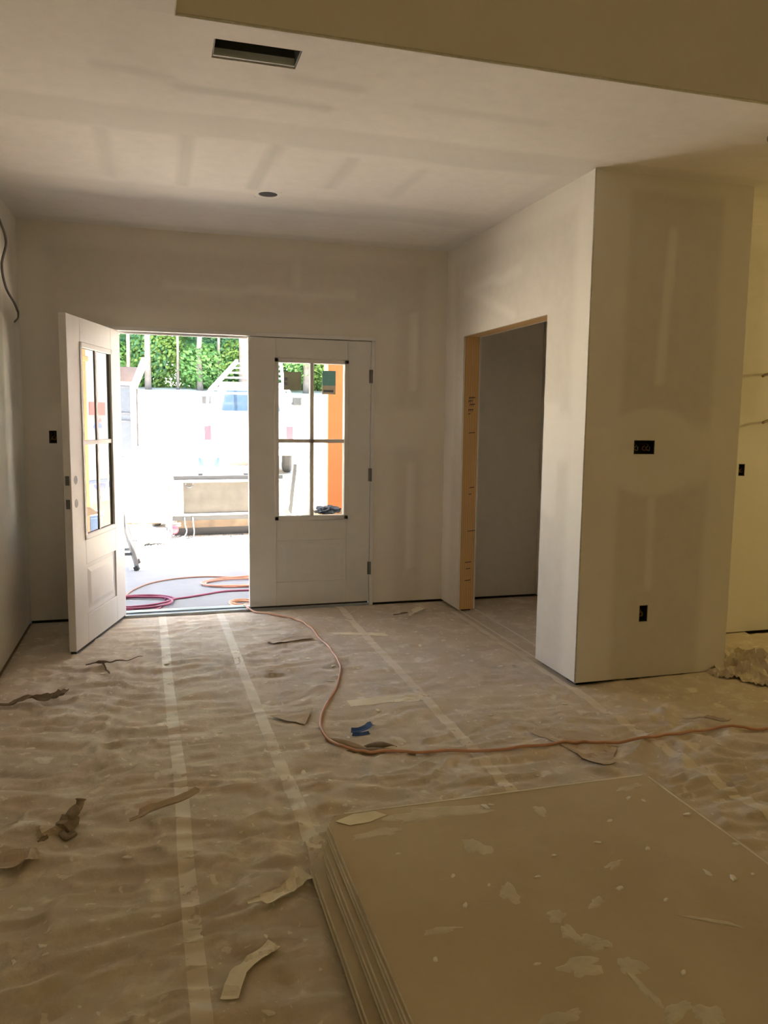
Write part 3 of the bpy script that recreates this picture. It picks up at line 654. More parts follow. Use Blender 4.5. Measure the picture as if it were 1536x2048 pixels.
# flat pieces with an outline
def flat_piece(name,m,label,poly,z=.004,up=None,cat='paper scrap',group=G,onfloor=True):
    """piece of paper with an outline that lies on the ripples of the floor paper; up lifts single corners"""
    bm=bmesh.new(); f=bm.faces.new([bm.verts.new((x,y,0)) for x,y in poly]); bmesh.ops.triangulate(bm,faces=[f])
    for _ in range(4):
        ed=[e for e in bm.edges if e.calc_length()>.035]
        if ed: bmesh.ops.subdivide_edges(bm,edges=ed,cuts=1,use_grid_fill=True); bmesh.ops.triangulate(bm,faces=bm.faces[:])
    for v in bm.verts:
        q=float(paper_h(v.co.x,v.co.y)) if onfloor else 0
        if up:
            ws=[1/(((v.co.x-x)**2+(v.co.y-y)**2)**1.5+1e-6) for x,y in poly]; q+=sum(a*b for a,b in zip(ws,up))/(sum(ws)+400)
        v.co.z=q*.8+z
    me=bpy.data.meshes.new(name); bm.to_mesh(me); bm.free(); me.materials.append(m); o=bpy.data.objects.new(name,me); C.objects.link(o)
    md=o.modifiers.new('thick','SOLIDIFY'); md.thickness=.0012; md.offset=1
    return tag(o,label,cat,group)
flat_piece('paper_scrap',M_SCRAP,'small triangular paper flap with dark edges beside the cord bend',[(-1.07,-2.20,),(-.96,-2.185),(-.85,-2.165),(-.925,-2.335)],.006,[.012,.008,.02,.006])
flat_piece('paper_scrap',M_SCRAP,'lifted brown paper flap near the cord, before the closed door',[(-.915,-.85),(-.60,-.80),(-.60,-.885),(-.875,-.965)],.005,[.0,.0,.012,.012])
flat_piece('paper_patch',M_SCRAP,'flat brown paper patch under the cord, right of the stack corner',[(.06,-2.66),(.195,-3.10),(.26,-3.09),(.29,-3.02),(.36,-2.95),(.30,-2.70)],.008,[.0,.004,.0,.002,0,0])
flat_piece('paper_scrap',M_SCRAP_L,'pale cross piece of tape on the third tape seam',[(-.46,-.755),(-.10,-.86),(-.09,-.93),(-.44,-.83)],.0045)
flat_piece('paper_scrap',M_SCRAP_L,'ragged pale paper patch in the middle of the floor beyond the blue tape',[(-.66,-2.07),(-.40,-2.05),(-.25,-2.09),(-.30,-2.16),(-.5,-2.135),(-.66,-2.16)],.0045)
flat_piece('paper_scrap',M_SCRAP_L,'pale torn scrap at the crushed back corner of the stack, on its top board',[(-1.04,-3.50),(-.97,-3.46),(-.90,-3.47),(-.865,-3.50),(-.93,-3.525),(-1.0,-3.535)],ztop+.0008,[.004,.0,.006,.002,.0,.003],onfloor=False)
bt=thing('painters_tape_wad','crumpled strip of blue painter tape on the floor near the cord','tape',(-.68,-2.47,.006))
def ribbon_part(par,pts,wd,m,nm,curl):
    P=spline(pts,5); vs=[]; fs=[]; K=4
    for i,p in enumerate(P):
        d=(P[min(i+1,len(P)-1)]-P[max(i-1,0)]); d.z=0; d.normalize(); s=Vector((-d.y,d.x,.35)).normalized()
        for k in range(K): t=(k/(K-1))*2-1; vs.append(p+s*t*wd/2+Vector((0,0,curl*t*t*wd)))
    for i in range(len(P)-1):
        for k in range(K-1): fs.append((i*K+k,i*K+k+1,(i+1)*K+k+1,(i+1)*K+k))
    o=MB().add(vs,fs).build(nm,m,par); md=o.modifiers.new('t','SOLIDIFY'); md.thickness=.0015; return o
ribbon_part(bt,[(-.735,-2.475,.02),(-.70,-2.485,.022),(-.66,-2.47,.026),(-.635,-2.44,.026),(-.615,-2.42,.02)],.030,M_BLUE,'tape_strip',.3)
ribbon_part(bt,[(-.735,-2.50,.012),(-.70,-2.515,.016),(-.655,-2.505,.014)],.018,M_BLUE,'folded_end',.4)
# dark twisted wad of paper
tw=thing('paper_wad','dark twisted wad of paper on the left foreground floor','paper scrap',(-1.92,-3.07,.0))
def crumple(mb,c,s,seed,sub=2,flat=.6):
    rr=random.Random(seed); bm=bmesh.new(); bmesh.ops.create_icosphere(bm,subdivisions=sub,radius=1)
    for v in bm.verts:
        q=1+rr.uniform(-.38,.3); v.co=Vector((c[0]+v.co.x*s[0]*q,c[1]+v.co.y*s[1]*q,c[2]+v.co.z*s[2]*q))
    bm.verts.index_update(); mb.add([v.co.copy() for v in bm.verts],[[v.index for v in f.verts] for f in bm.faces]); bm.free(); return mb
crumple(MB(),(-1.895,-3.055,.035),(.035,.035,.028),3).build('twisted_core',M_TWIG,tw)
crumple(MB(),(-1.955,-3.075,.022),(.048,.032,.022),5).build('pale_fold',M_SCRAP,tw)
MB().tube(spline([(-1.89,-3.05,.05),(-1.875,-3.03,.065),(-1.86,-3.01,.07),(-1.855,-2.995,.09)],5),[.02]*8+[.014]*7+[.020],7).build('twisted_tail',M_TWIG,tw)
MB().tube(spline([(-1.91,-3.09,.02),(-1.89,-3.12,.018),(-1.865,-3.10,.02)],5),[.012]*6+[.008]*5,7).build('twisted_tail',M_TWIG,tw)
MB().tube(spline([(-1.955,-3.10,.016),(-1.985,-3.115,.01)],4),[.014]*3+[.006]*2,7).build('twisted_tail',M_TWIG,tw)
# frayed bundle beside the cord bend
fb=thing('paper_wad','frayed brown paper twist lying along the bend of the peach cord','paper scrap',(-.72,-2.68,0))
for i,(p,q) in enumerate((((-.86,-2.50,.012),(-.70,-2.70,.02)),((-.80,-2.66,.012),(-.56,-2.735,.014)),((-.78,-2.68,.015),(-.52,-2.77,.012)),((-.74,-2.65,.014),(-.58,-2.69,.02)))):
    m_=tuple((a+b)/2+rr.uniform(-.012,.012) for a,b in zip(p,q)); pts=spline([p,m_,q],6)
    MB().tube(pts,[.003+.012*math.sin(math.pi*k/(len(pts)-1)) for k in range(len(pts))],7).build('frayed_strand',M_TWIG if i else M_SCRAP,fb)
# crumpled heap at the right edge
ch=thing('paper_heap','crumpled heap of brown paper at the right frame edge beyond the pier','paper scrap',(1.75,-2.1,0))
def heap_h(x,y):
    d=np.hypot((x-1.80)/.33,(y+2.13)/.36); base=np.clip(1-d,0,1); ridge=1-np.abs(noise(x*14+5,y*12)); 
    return paper_h(x,y)+.004*(base>0)+base**.6*(.11*ridge**2+.03*np.abs(noise(x*30,y*30)))
xs=np.linspace(1.46,2.14,46); ysq=np.linspace(-2.5,-1.76,46); X,Y=np.meshgrid(xs,ysq,indexing='ij'); Z=heap_h(X,Y); hb=MB()
hv=[(float(a),float(b),float(c)) for a,b,c in zip(X.ravel(),Y.ravel(),Z.ravel())]
keep=np.hypot((X-1.80)/.33,(Y+2.13)/.36)
hb.add(hv,[(i*46+jj,(i+1)*46+jj,(i+1)*46+jj+1,i*46+jj+1) for i in range(45) for jj in range(45) if keep[i,jj]<1+.15*math.sin(i*.9+jj*.7)])
hb.build('crumpled_sheet',M_PAPER,ch)

# ------------------------------------------------------------------ extension cord in the room (runs out over the sill)
cord=[(-.99,.42,-.018),(-.96,.28,-.018),(-.945,.17,.012),(-.935,.08,.040),(-.925,.0,.034),(-.86,-.12,.014),(-.787,-.196,.014),(-.66,-.33,.014),(-.593,-.479,.014),(-.565,-.70,.014),(-.559,-.908,.014),(-.549,-1.10,.014),(-.551,-1.254,.014),(-.555,-1.42,.014),(-.575,-1.58,.014),(-.67,-1.878,.014),(-.788,-2.15,.014),(-.845,-2.32,.014),(-.862,-2.44,.014),(-.845,-2.56,.014),(-.803,-2.645,.014),(-.74,-2.70,.014),(-.647,-2.735,.016),(-.50,-2.775,.014),(-.372,-2.797,.014),(-.16,-2.852,.014),(.08,-2.858,.014),(.226,-2.862,.016),(.305,-2.896,.016),(.557,-2.905,.014),(.724,-2.895,.014),(.935,-2.872,.014),(1.05,-2.90,.014),(1.177,-2.939,.014),(1.6,-2.98,.014),(2.2,-3.1,.014)]
cord_pts=[]
for p in spline(cord,8):
    if p.y<-.05:
        ground=max(float(paper_h(p.x+dx,p.y+dy)) for dx in (-.02,0,.02) for dy in (-.02,0,.02))
        p=Vector((p.x,p.y,ground*.9+.0085))
    cord_pts.append(p)
cord_pts=[cord_pts[0]]+[(cord_pts[i-1]+cord_pts[i]*2+cord_pts[i+1])/4 for i in range(1,len(cord_pts)-1)]+[cord_pts[-1]]
tag(MB().tube(cord_pts,.0068,8).build('extension_cord',M_CORD),'peach extension cord snaking from the doorway across the floor to the right','cord')

# ------------------------------------------------------------------ lamps that light the room (temporary work lights)
def worklamp(loc,energy,label,h):
    t=thing('work_lamp',label,'lamp',(loc[0],loc[1],0))
    b=MB()
    for a in (0,2.09,4.19): b.tube([(loc[0],loc[1],.55),(loc[0]+.42*math.cos(a),loc[1]+.42*math.sin(a),.02)],.012,8)
    b.build('tripod',M_BLACK,t); MB().tube([(loc[0],loc[1],.4),(loc[0],loc[1],h-.1)],.014,8).build('pole',M_ALU,t)
    bulb,n,p,out=mat('lamp_bulb'); p.inputs['Emission Color'].default_value=(*LAMP_COLOR,1); p.inputs['Emission Strength'].default_value=6
    MB().lathe((loc[0],loc[1],h-.10),(0,0,1),[(0,.02),(.03,.03),(.06,.055),(.10,.06),(.14,.045),(.165,.01)],18).build('bulb',bulb,t)
    l=bpy.data.lights.new('bulb_light','POINT'); l.energy=energy; l.color=LAMP_COLOR; l.shadow_soft_size=.07
    lo=bpy.data.objects.new('bulb_light',l); C.objects.link(lo); lo.location=(0,0,h+.17); lo.parent=t
worklamp((4.1,-2.5),LAMP_KITCHEN,'bare-bulb work lamp on a tripod in the kitchen, right of the pier',1.75)
worklamp((-.35,-7.1),LAMP_REAR,'bare-bulb work lamp on a tripod at the rear of the room',2.2)

# ================================================================== outdoors
def terrain(x,y):
    x=np.asarray(x,float);y=np.asarray(y,float)
    t=np.clip((y-8.4)/23.6,0,1); return -.2+3.05*t+.02*noise(x*.9,y*.9)*np.clip((y-3)/4,0,1)+np.clip(y-32,0,60)*.05
tag(grid_sheet('ground_yard',np.linspace(-26,26,105),np.concatenate([np.arange(2.2,12,.2),np.arange(12,70,.8)]),terrain,M_GROUND),kind='structure')
tag(MB().box(-4.5,2.06,.16,2.34,-.34,-.028,.006).build('porch_slab',M_CONC),kind='structure')
pr=thing('porch_roof','flat boarded porch roof over the entry slab','roof',(0,1.5,2.66),kind='structure')
MB().box(-4.5,2.3,.16,2.30,2.64,2.70).build('soffit',M_SHINGLE,pr); MB().box(-4.5,2.3,2.26,2.32,2.56,2.80).build('fascia',M_WHITE,pr)
MB().box(-4.5,2.3,.16,2.32,2.80,2.86).build('roof_deck',M_GREY,pr)
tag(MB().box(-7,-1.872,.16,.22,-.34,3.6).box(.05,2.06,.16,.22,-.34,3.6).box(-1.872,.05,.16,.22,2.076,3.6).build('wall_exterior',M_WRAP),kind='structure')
tag(MB().box(-2.6,6.2,-9.7,.2,3.75,3.85).build('roof_main',M_GREY),kind='structure')
# column
co=thing('porch_post','square orange stained porch post seen through the closed door','post',(.22,2.14,-.03))
MB().box(.1225,.3185,2.04,2.24,-.028,2.64,.006).build('post_wrap',M_CEDAR,co)
MB().box(.105,.336,2.022,2.258,2.02,2.07,.004).build('collar',M_CEDAR,co)
# cardboard box with cloth
cbx=thing('cardboard_box','open cardboard box at the foot of the orange post','box',(.18,2.05,-.03))
bz0,bz1=-.027,.535; bx0,bx1,by0,by1=-.05,.44,1.60,2.0
for nm,a in (('side_panel',(bx0,bx0+.006,by0,by1,bz0,bz1)),('side_panel',(bx1-.006,bx1,by0,by1,bz0,bz1)),('side_panel',(bx0,bx1,by0,by0+.006,bz0,bz1)),('side_panel',(bx0,bx1,by1-.006,by1,bz0,bz1)),('base_panel',(bx0,bx1,by0,by1,bz0,bz0+.006))):
    MB().box(*a).build(nm,M_CARD,cbx)
MB().bar((bx0,by0-.09,bz1-.05),(bx1,by0-.09,bz1-.05),.004,.004).add([(bx0+.12,by0-.001,bz1),(bx1,by0-.001,bz1),(bx1,by0-.11,bz1-.06),(bx0+.12,by0-.11,bz1-.06)],[(0,1,2,3)]).build('flap',M_CARD,cbx)
MB().add([(bx0,by0,bz1),(bx0,by1,bz1),(bx0-.12,by1,bz1-.06),(bx0-.12,by0,bz1-.06)],[(0,1,2,3)]).build('flap',M_CARD,cbx)
bc=thing('cloth_bundle','dark bundle of cloth lying on the open cardboard box','cloth',(.1,2.1,.57))
crumple(MB(),(.06,1.75,.56),(.12,.10,.045),9,3).build('bundle',M_BLACKCLOTH,bc); MB().tube(spline([(0,1.70,.56),(-.04,1.66,.59),(-.06,1.64,.56)],4),.012,6).build('strap',M_BLACKCLOTH,bc)
# cords on the porch slab
def loops(cx,cy,rx,ry,n,seed,z):
    q=random.Random(seed); out=[]
    for k in range(n*10):
        t=2*math.pi*k/10; f=1+.10*q.uniform(-1,1)
        out.append((cx+rx*f*math.cos(t)+.03*math.sin(k*.7),cy+ry*f*math.sin(t)+.04*math.cos(k*.31),z+.004*(k//10)+.002*q.random()))
    return out
zp=-.020
pl=loops(-1.76,.60,.26,.20,4,3,zp)
tag(MB().tube(spline(pl+[(-1.45,.66,zp),(-1.35,.70,zp),(-1.20,.78,zp),(-1.05,.86,zp),(-.90,.87,zp),(-.5,.84,zp)],4),.008,7).build('extension_cord',M_CORD_P),'plum coloured cord coiled on the porch slab at the left of the doorway','cord')
tag(MB().tube(spline([(-1.50,.60,zp),(-1.54,.44,zp),(-1.58,.34,zp),(-1.66,.29,zp)],5),.008,7).build('extension_cord',M_CORD_P),'short plum cord tail curling towards the sill from the coil','cord')
tag(MB().tube(spline([(-1.85,.75,zp),(-1.80,1.02,zp),(-1.72,1.22,zp),(-1.62,1.37,zp),(-1.48,1.48,zp),(-1.30,1.54,zp),(-1.10,1.54,zp),(-.90,1.47,zp),(-.72,1.50,zp),(-.4,1.45,zp)],5),.007,7).build('extension_cord',M_CORD_B),'thin brown cord arcing across the far part of the porch slab','cord')
tag(MB().tube(spline([(-.6,1.45,zp)]+loops(-.86,1.22,.30,.18,3,8,zp),4),.008,7).build('extension_cord',M_CORD_O),'salmon cord coiled on the porch slab beside the closed door edge','cord')
tag(MB().tube(spline(loops(-.93,.36,.07,.10,4,12,zp),4),.007,7).build('extension_cord',M_CORD),'small tangle of orange cord just outside the sill at the closed door edge','cord')
# small sawhorse at the left of the doorway
sh=thing('folding_stand','grey folding stand with black feet at the left edge of the doorway','stand',(-2.15,2.1,-.03))
for (xa,ya) in ((-1.76,2.03),(-2.55,2.03),(-1.76,2.42),(-2.55,2.42)):
    sx=1 if xa>-2.1 else -1
    lg=MB().bar((xa-sx*.17,2.22,.62),(xa,ya,-.005),.035,.03).build('leg',M_GREY,sh)
    MB().bar((xa-sx*.015,ya+(.006 if ya<2.2 else -.006),.015),(xa+sx*.004,ya,-.027),.05,.045).build('rubber_foot',M_TYRE,lg)
MB().box(-2.45,-1.88,2.10,2.34,.61,.645,.004).build('top_board',M_GREY,sh)
MB().bar((-2.5,2.07,.13),(-1.80,2.07,.13),.02,.03).build('stretcher',M_GREY,sh); MB().bar((-2.5,2.37,.13),(-1.80,2.37,.13),.02,.03).build('stretcher',M_GREY,sh)

# wing of the house, clad in printed house wrap (seen mirrored in the open door's glass)
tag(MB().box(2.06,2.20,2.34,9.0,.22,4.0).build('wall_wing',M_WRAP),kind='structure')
tag(MB().box(2.03,2.20,2.34,9.0,-.5,.22).build('baseboard_wing',M_BRICK),kind='structure')
wp=thing('wrap_print','red and blue lettering printed on the house wrap of the side wing','lettering',(2.06,4.8,1.2),kind='structure')
def text_mesh(body,size,loc,rotm,m,nm,par,ext=.001,local=False,xs=1.0):
    c=bpy.data.curves.new('lettering','FONT'); c.body=body; c.size=size; c.extrude=ext; c.align_x='CENTER'; c.resolution_u=3
    t=bpy.data.objects.new('lettering',c); C.objects.link(t); bpy.context.view_layer.update()
    me=bpy.data.meshes.new_from_object(t.evaluated_get(bpy.context.evaluated_depsgraph_get())); bpy.data.objects.remove(t)
    off=Vector((0,0,0)) if local else world_of(par)
    for v in me.vertices: v.co=rotm@Vector((v.co.x*xs,v.co.y,v.co.z))+Vector(loc)-off
    me.materials.clear(); me.materials.append(m); o=bpy.data.objects.new(nm,me); C.objects.link(o); o.parent=par; return o
R_W=Matrix(((0,0,-1),(-1,0,0),(0,1,0)))   # text that faces -x, reading from +y to -y
WY=5.30
text_mesh('MO',.24,(2.057,5.47,1.49),R_W,M_WRED,'red_lettering',wp,xs=.62)
MB().box(2.054,2.058,4.90,5.27,1.48,1.665).build('red_block',M_WRED,wp)
text_mesh('I',.22,(2.052,5.07,1.492),R_W,M_WRAP,'white_lettering',wp,xs=1.2)
text_mesh('CS',.085,(2.057,5.46,1.375),R_W,M_WRED,'red_lettering',wp); text_mesh('AAF',.085,(2.057,5.10,1.375),R_W,M_WRED,'red_lettering',wp)
MB().prism([(5.09+.10*math.cos(t),1.29+.085*math.sin(t)) for t in np.linspace(0,math.pi,14)],-.002,.002).xform(Matrix(((0,0,1,2.056),(1,0,0,0),(0,1,0,0),(0,0,0,1)))).build('blue_dome',M_WBLUE,wp)
b=MB()
for k in range(7): b.box(2.054,2.058,5.33+k*.045,5.37+k*.045,.61,.66+.022*((k*3)%4))
b.build('blue_skyline',M_WBLUE,wp)
MB().box(2.054,2.058,4.85,5.72,.555,.60).build('yellow_bar',M_WYEL,wp)
MB().box(2.054,2.058,4.85,5.28,.495,.535).build('blue_bar',M_WBLUE,wp); MB().box(2.054,2.058,5.32,5.70,.41,.50).build('blue_bar',M_WBLUE,wp)
text_mesh('WRAP',.10,(2.057,5.10,.405),R_W,M_WBLUE,'blue_lettering',wp)
tb=thing('blue_tub','blue plastic tub standing on the ground by the wing wall','tub',(1.65,4.2,-.2))
MB().lathe((1.72,4.25,-.19),(0,0,1),[(0,.20),(.28,.24),(.30,.26),(.33,.26),(.33,.235),(.06,.19)],20).build('tub_body',M_BLUEPL,tb)
MB().tube([(1.72+.26*math.cos(t),4.25+.26*math.sin(t),.15) for t in np.linspace(0,6.283,20)],.014,6).build('rim',M_WHITE,tb)

# gravel stones left of the trailer (uncountable)
gs=MB(); r=random.Random(31)
for k in range(2600):
    if k<1500: x=r.uniform(-2.5,-1.25); y=r.uniform(3.6,6.2)
    else: x=r.uniform(-1.3,2.2); y=r.uniform(3.2,9.5)
    s=r.uniform(.015,.04); z=float(terrain(x,y)); a=r.uniform(0,6.28)
    pts=[(math.cos(a+k2*1.2566)*s,math.sin(a+k2*1.2566)*s*.7) for k2 in range(5)]
    gs.add([(x+p,y+q,z-.005) for p,q in pts]+[(x+r.uniform(-.3,.3)*s,y+r.uniform(-.3,.3)*s,z+s*.7)],[(0,1,5),(1,2,5),(2,3,5),(3,4,5),(4,0,5)])
tag(gs.build('gravel',M_STONE),'loose grey gravel scattered over the yard by the trailer','gravel',None,'stuff')
for k,(p,q,lb) in enumerate((((-.62,2.95,-.19),(-.35,3.05,-.19),'dark twig on the pale yard, nearest the closed door edge'),((-1.42,3.15,-.19),(-1.30,3.2,-.19),'short dark twig on the pale yard in the middle of the doorway'),((-.95,3.55,-.19),(-.80,3.52,-.19),'small dark twig below the trailer bumper'))):
    m_=tuple((a+b)/2+.01 for a,b in zip(p,q)); tag(MB().tube(spline([p,m_,q],4),[.008]*5+[.006]*4,6).build('twig',M_BARK),lb,'twig','twigs on the yard')

# trailer, slightly turned so that its right end is farther away
tr=bpy.data.objects.new('utility_trailer',None); C.objects.link(tr); tr.location=(-1.39,5.2,-.2); tr.rotation_euler=(0,0,math.radians(4))
tag(tr,'white utility trailer with a grey rear gate, parked outside the doorway','trailer')
TW=1.64
L=lambda mb,nm,m,par=tr: mb.build(nm,m,par,local=True)
L(MB().box(0,.055,0,.06,.24,.80,.004),'corner_post',M_RUST); L(MB().box(TW-.055,TW,0,.06,.24,.80,.004),'corner_post',M_RUST)
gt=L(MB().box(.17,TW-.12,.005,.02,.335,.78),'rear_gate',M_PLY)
gt['label']='grey rear gate panel with its shade darkened into the colour'
gf=MB()
gf.box(.055,TW-.06,-.02,.03,.775,.805,.003).box(.055,TW-.06,-.02,.03,.315,.345,.003).box(.15,.18,-.02,.03,.33,.79,.003).box(TW-.14,TW-.11,-.02,.03,.33,.79,.003)
L(gf,'gate_frame',M_RUST)
L(MB().box(.06,TW-.06,.06,.10,.80,.86),'top_rail',M_BLACK)
L(MB().box(.03,TW-.03,-.01,.08,.25,.312,.004),'bumper_beam',M_BLACK)
L(MB().box(.10,TW-.05,.12,.20,.13,.25,.004),'axle_beam',simple('rusty_beam',(.12,.09,.065),.8,var=.2,scale=6))
L(MB().box(.08,TW-.05,.22,.24,.012,.14),'underbody_shade',M_BLACK)  # black plate added to stand for the dark shade under the trailer
for x in (.26,TW-.28):
    L(MB().tube([(x+.05*math.cos(t),-.03,.745+.045*math.sin(t)) for t in np.linspace(math.pi*.9,math.pi*2.1,10)],.008,6),'gate_ring',M_BLACK)
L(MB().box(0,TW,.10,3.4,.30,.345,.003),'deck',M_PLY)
for x in (0,TW-.04): L(MB().box(x,x+.04,.06,3.4,.62,.66,.003).box(x,x+.04,1.1,1.14,.34,.62).box(x,x+.04,2.2,2.24,.34,.62).box(x,x+.04,3.36,3.4,.34,.66),'side_rail',M_WHITEW)
for x in (-.16,TW+.0):
    wl=L(MB().lathe((x,1.5,.27),(1,0,0),[(0,.20),(.01,.26),(.05,.275),(.11,.275),(.15,.26),(.16,.20)],24),'wheel',M_TYRE)
    L(MB().lathe((x-.004,1.5,.27),(1,0,0),[(0,.06),(.006,.14),(.16,.14),(.168,.06)],16),'rim',M_WHITEW,wl)
L(MB().box(-.06,.14,-.02,.03,.205,.225).box(-.06,.14,-.02,.03,.175,.190),'lamp_bracket',M_WHITEW)
tl=L(MB().lathe((.045,-.03,.135),(0,-1,0),[(0,.062),(.025,.062),(.04,.048),(.045,.02)],20),'tail_lamp',M_RED); tl['label']='round red tail lamp'
L(MB().bar((TW+.03,.0,.30),(TW+.10,-.03,1.02),.05,.05),'gate_arm',M_BLACK)
# swung-out side panel, white with faded lettering
sp=L(MB().box(-.62,-.015,-.03,.0,.225,1.12,.006),'side_panel',M_RUST); sp['label']='white swung-out panel with faded lettering and rusty lower edge'
L(MB().box(-.60,-.12,-.0325,-.028,.225,.237).box(-.56,-.50,-.0325,-.028,.237,.247).box(-.62,-.612,-.033,.002,.225,.34),'rust_edge',simple('rust',(.13,.07,.035),.9),sp)
text_mesh('Drywall',.085,(-.30,-.034,.56),Matrix(((1,0,0),(0,0,-1),(0,1,0))),M_FADED,'lettering',sp,local=True)
text_mesh('A',.10,(-.42,-.034,.66),Matrix(((1,0,0),(0,0,-1),(0,1,0))),M_FADED,'lettering',sp,local=True)
L(MB().box(-.015,.0,.0,.12,.26,.98),'hinge_strip',M_GREY)
for x0,bend in ((.19,.03),(.30,.0)): L(MB().tube(spline([(x0,-.03,.30),(x0+.005,-.035,.2),(x0+.015+bend*.3,-.04,.1),(x0-bend,-.06,.012)],5),.008,6),'hanging_hose',M_WHITE)
L(MB().tube(spline([(-.02,-.03,.17),(-.03,-.04,.10),(-.015,-.05,.03),(-.06,-.10,.01)],5),.012,6),'hanging_hose',M_WHITE)
# pump on the gravel
pp=thing('pump','small white and grey cylindrical pump lying on the gravel beside the trailer','pump',(-1.6,4.75,-.2))
a=Vector((-1.73,4.70,-.125)); d=Vector((1,.20,.10)).normalized()
MB().lathe(a,d,[(.05,.05),(.06,.068),(.25,.068),(.26,.05)],18).build('motor_body',M_WHITE,pp)
MB().lathe(a,d,[(-.02,.05),(-.01,.072),(.05,.072),(.055,.05)],18).build('end_cap',M_GREY,pp)
MB().lathe(a,d,[(.26,.035),(.29,.035),(.30,.05),(.33,.05)],14).build('pump_head',M_GREY,pp)
MB().box(-1.72,-1.50,4.69,4.80,-.205,-.19).build('foot_plate',M_GREY,pp)
MB().tube(spline([a+d*.32,a+d*.36+Vector((0,0,.05)),a+d*.34+Vector((0,0,.14)),a+d*.33+Vector((0,.05,.22))],5),.014,7).build('hose',M_WHITE,pp)
# white crate in the trailer and the machine on it
ct=thing('white_crate','long white lidded crate inside the trailer behind its gate','crate',(-.7,6.2,.14))
MB().box(-1.20,-.05,5.75,6.6,.15,.66,.01).build('crate_body',M_WHITE,ct); MB().box(-1.22,-.03,5.73,6.62,.66,.72,.01).build('lid',M_WHITE,ct)
for x in (-.95,-.3): MB().box(x-.03,x+.03,5.715,5.75,.60,.67,.004).build('latch',M_GREY,ct)
MB().box(-.20,-.16,5.722,5.732,.62,.76).build('strap',M_PINK,ct)
mc=thing('jobsite_radio','boxy white and blue portable machine with a carrying handle on the crate','machine',(-.81,6.0,.72))
MB().box(-.985,-.64,5.93,6.12,.722,.90,.02).build('housing',M_WHITE,mc)
MB().add([(-.965,5.926,.885),(-.935,5.926,.885),(-.87,5.926,.75),(-.95,5.926,.745)],[(0,1,2,3)]).build('speaker_grille',M_BLUEPL,mc)
MB().add([(-.69,5.926,.885),(-.66,5.926,.885),(-.675,5.926,.745),(-.755,5.926,.75)],[(0,1,2,3)]).build('speaker_grille',M_BLUEPL,mc)
for x in (-.85,-.775): MB().lathe((x,5.93,.84),(0,-1,0),[(0,.016),(.012,.014)],12).build('knob',M_GREY,mc)
MB().tube(spline([(-.94,6.02,.90),(-.92,6.02,.955),(-.81,6.02,.965),(-.70,6.02,.955),(-.68,6.02,.90)],5),.011,7).build('handle',M_GREY,mc)
bfm=MB()
for (x0,x1,z0,z1) in ((-.993,-.983,.735,.89),(-.642,-.632,.735,.89),(-.985,-.64,.715,.725)): bfm.box(x0,x1,5.92,5.935,z0,z1)
bfm.build('bumper_frame',M_BLUEPL,mc)

# white pick-up truck with a ladder rack, facing away up the slope
tk=bpy.data.objects.new('pickup_truck',None); C.objects.link(tk); tk.location=(.40,11.4,float(terrain(.4,11.4))+.03); tk.rotation_euler=(math.radians(5),0,math.radians(-8))
tag(tk,'white pick-up truck with a ladder rack parked beyond the trailer','truck')
K=lambda mb,nm,m,par=tk: mb.build(nm,m,par,local=True)
K(MB().box(-.88,.88,0,.05,.62,1.18,.01),'tailgate',M_WHITE)
for sx in (-1,1):
    K(MB().box(min(sx*.95,sx*.82),max(sx*.95,sx*.82),.02,2.0,.55,1.20,.02),'bed_side',M_WHITE)
    K(MB().box(min(sx*.94,sx*.80),max(sx*.94,sx*.80),-.012,.02,.80,1.10,.004),'tail_lamp',M_RED)
    m_=K(MB().box(min(sx*1.02,sx*1.26),max(sx*1.02,sx*1.26),3.25,3.35,1.32,1.56,.03),'side_mirror',M_BLACK); K(MB().bar((sx*.85,3.30,1.30),(sx*1.06,3.30,1.40),.05,.06),'mirror_arm',M_BLACK,m_)
K(MB().box(-.95,.95,-.08,.02,.48,.62,.01),'rear_bumper',M_ALU)
K(MB().box(-.82,.82,.05,2.0,.60,.66),'bed_floor',M_GREY)
cabm=MB(); cab=[(2.05,.5),(2.05,1.22),(2.22,1.82),(2.55,1.90),(3.3,1.86),(4.0,1.22),(5.3,1.10),(5.45,.95),(5.45,.5)]
n=len(cab); W0=[.93 if z<1.3 else .74 for y,z in cab]
cabm.add([(-w_,y,z) for (y,z),w_ in zip(cab,W0)]+[(w_,y,z) for (y,z),w_ in zip(cab,W0)],[tuple(range(n)),tuple(range(n,2*n))]+[(i,(i+1)%n,n+(i+1)%n,n+i) for i in range(n)])
K(cabm,'cab',M_WHITE)
K(MB().add([(-.70,2.045,1.27),(.70,2.045,1.27),(.60,2.19,1.76),(-.60,2.19,1.76)],[(0,1,2,3)]).add([(-.70,2.035,1.27),(.70,2.035,1.27),(.60,2.18,1.76),(-.60,2.18,1.76)],[(0,1,2,3)]),'rear_window',M_TRUCKGL)
for x in (-.93,.71):
    for y in (.75,4.55):
        wl=K(MB().lathe((x,y,.38),(1,0,0),[(0,.28),(.02,.36),(.06,.385),(.17,.385),(.21,.36),(.22,.28)],24),'wheel',M_TYRE); K(MB().lathe((x-.004,y,.38),(1,0,0),[(0,.10),(.006,.22),(.22,.22),(.228,.10)],16),'rim',M_ALU,wl)
rk=MB()
for sx in (-1,1):
    for y in (.25,1.9): rk.bar((sx*.90,y,1.18),(sx*.88,y,1.76),.045,.045)
    rk.bar((sx*.88,.0,1.78),(sx*.88,2.0,1.78),.06,.05); rk.bar((sx*.90,.25,1.35),(sx*.88,.7,1.76),.03,.03)
for y in (.25,1.9): rk.bar((-.88,y,1.78),(.88,y,1.78),.04,.04)
K(rk,'ladder_rack',M_ALU)
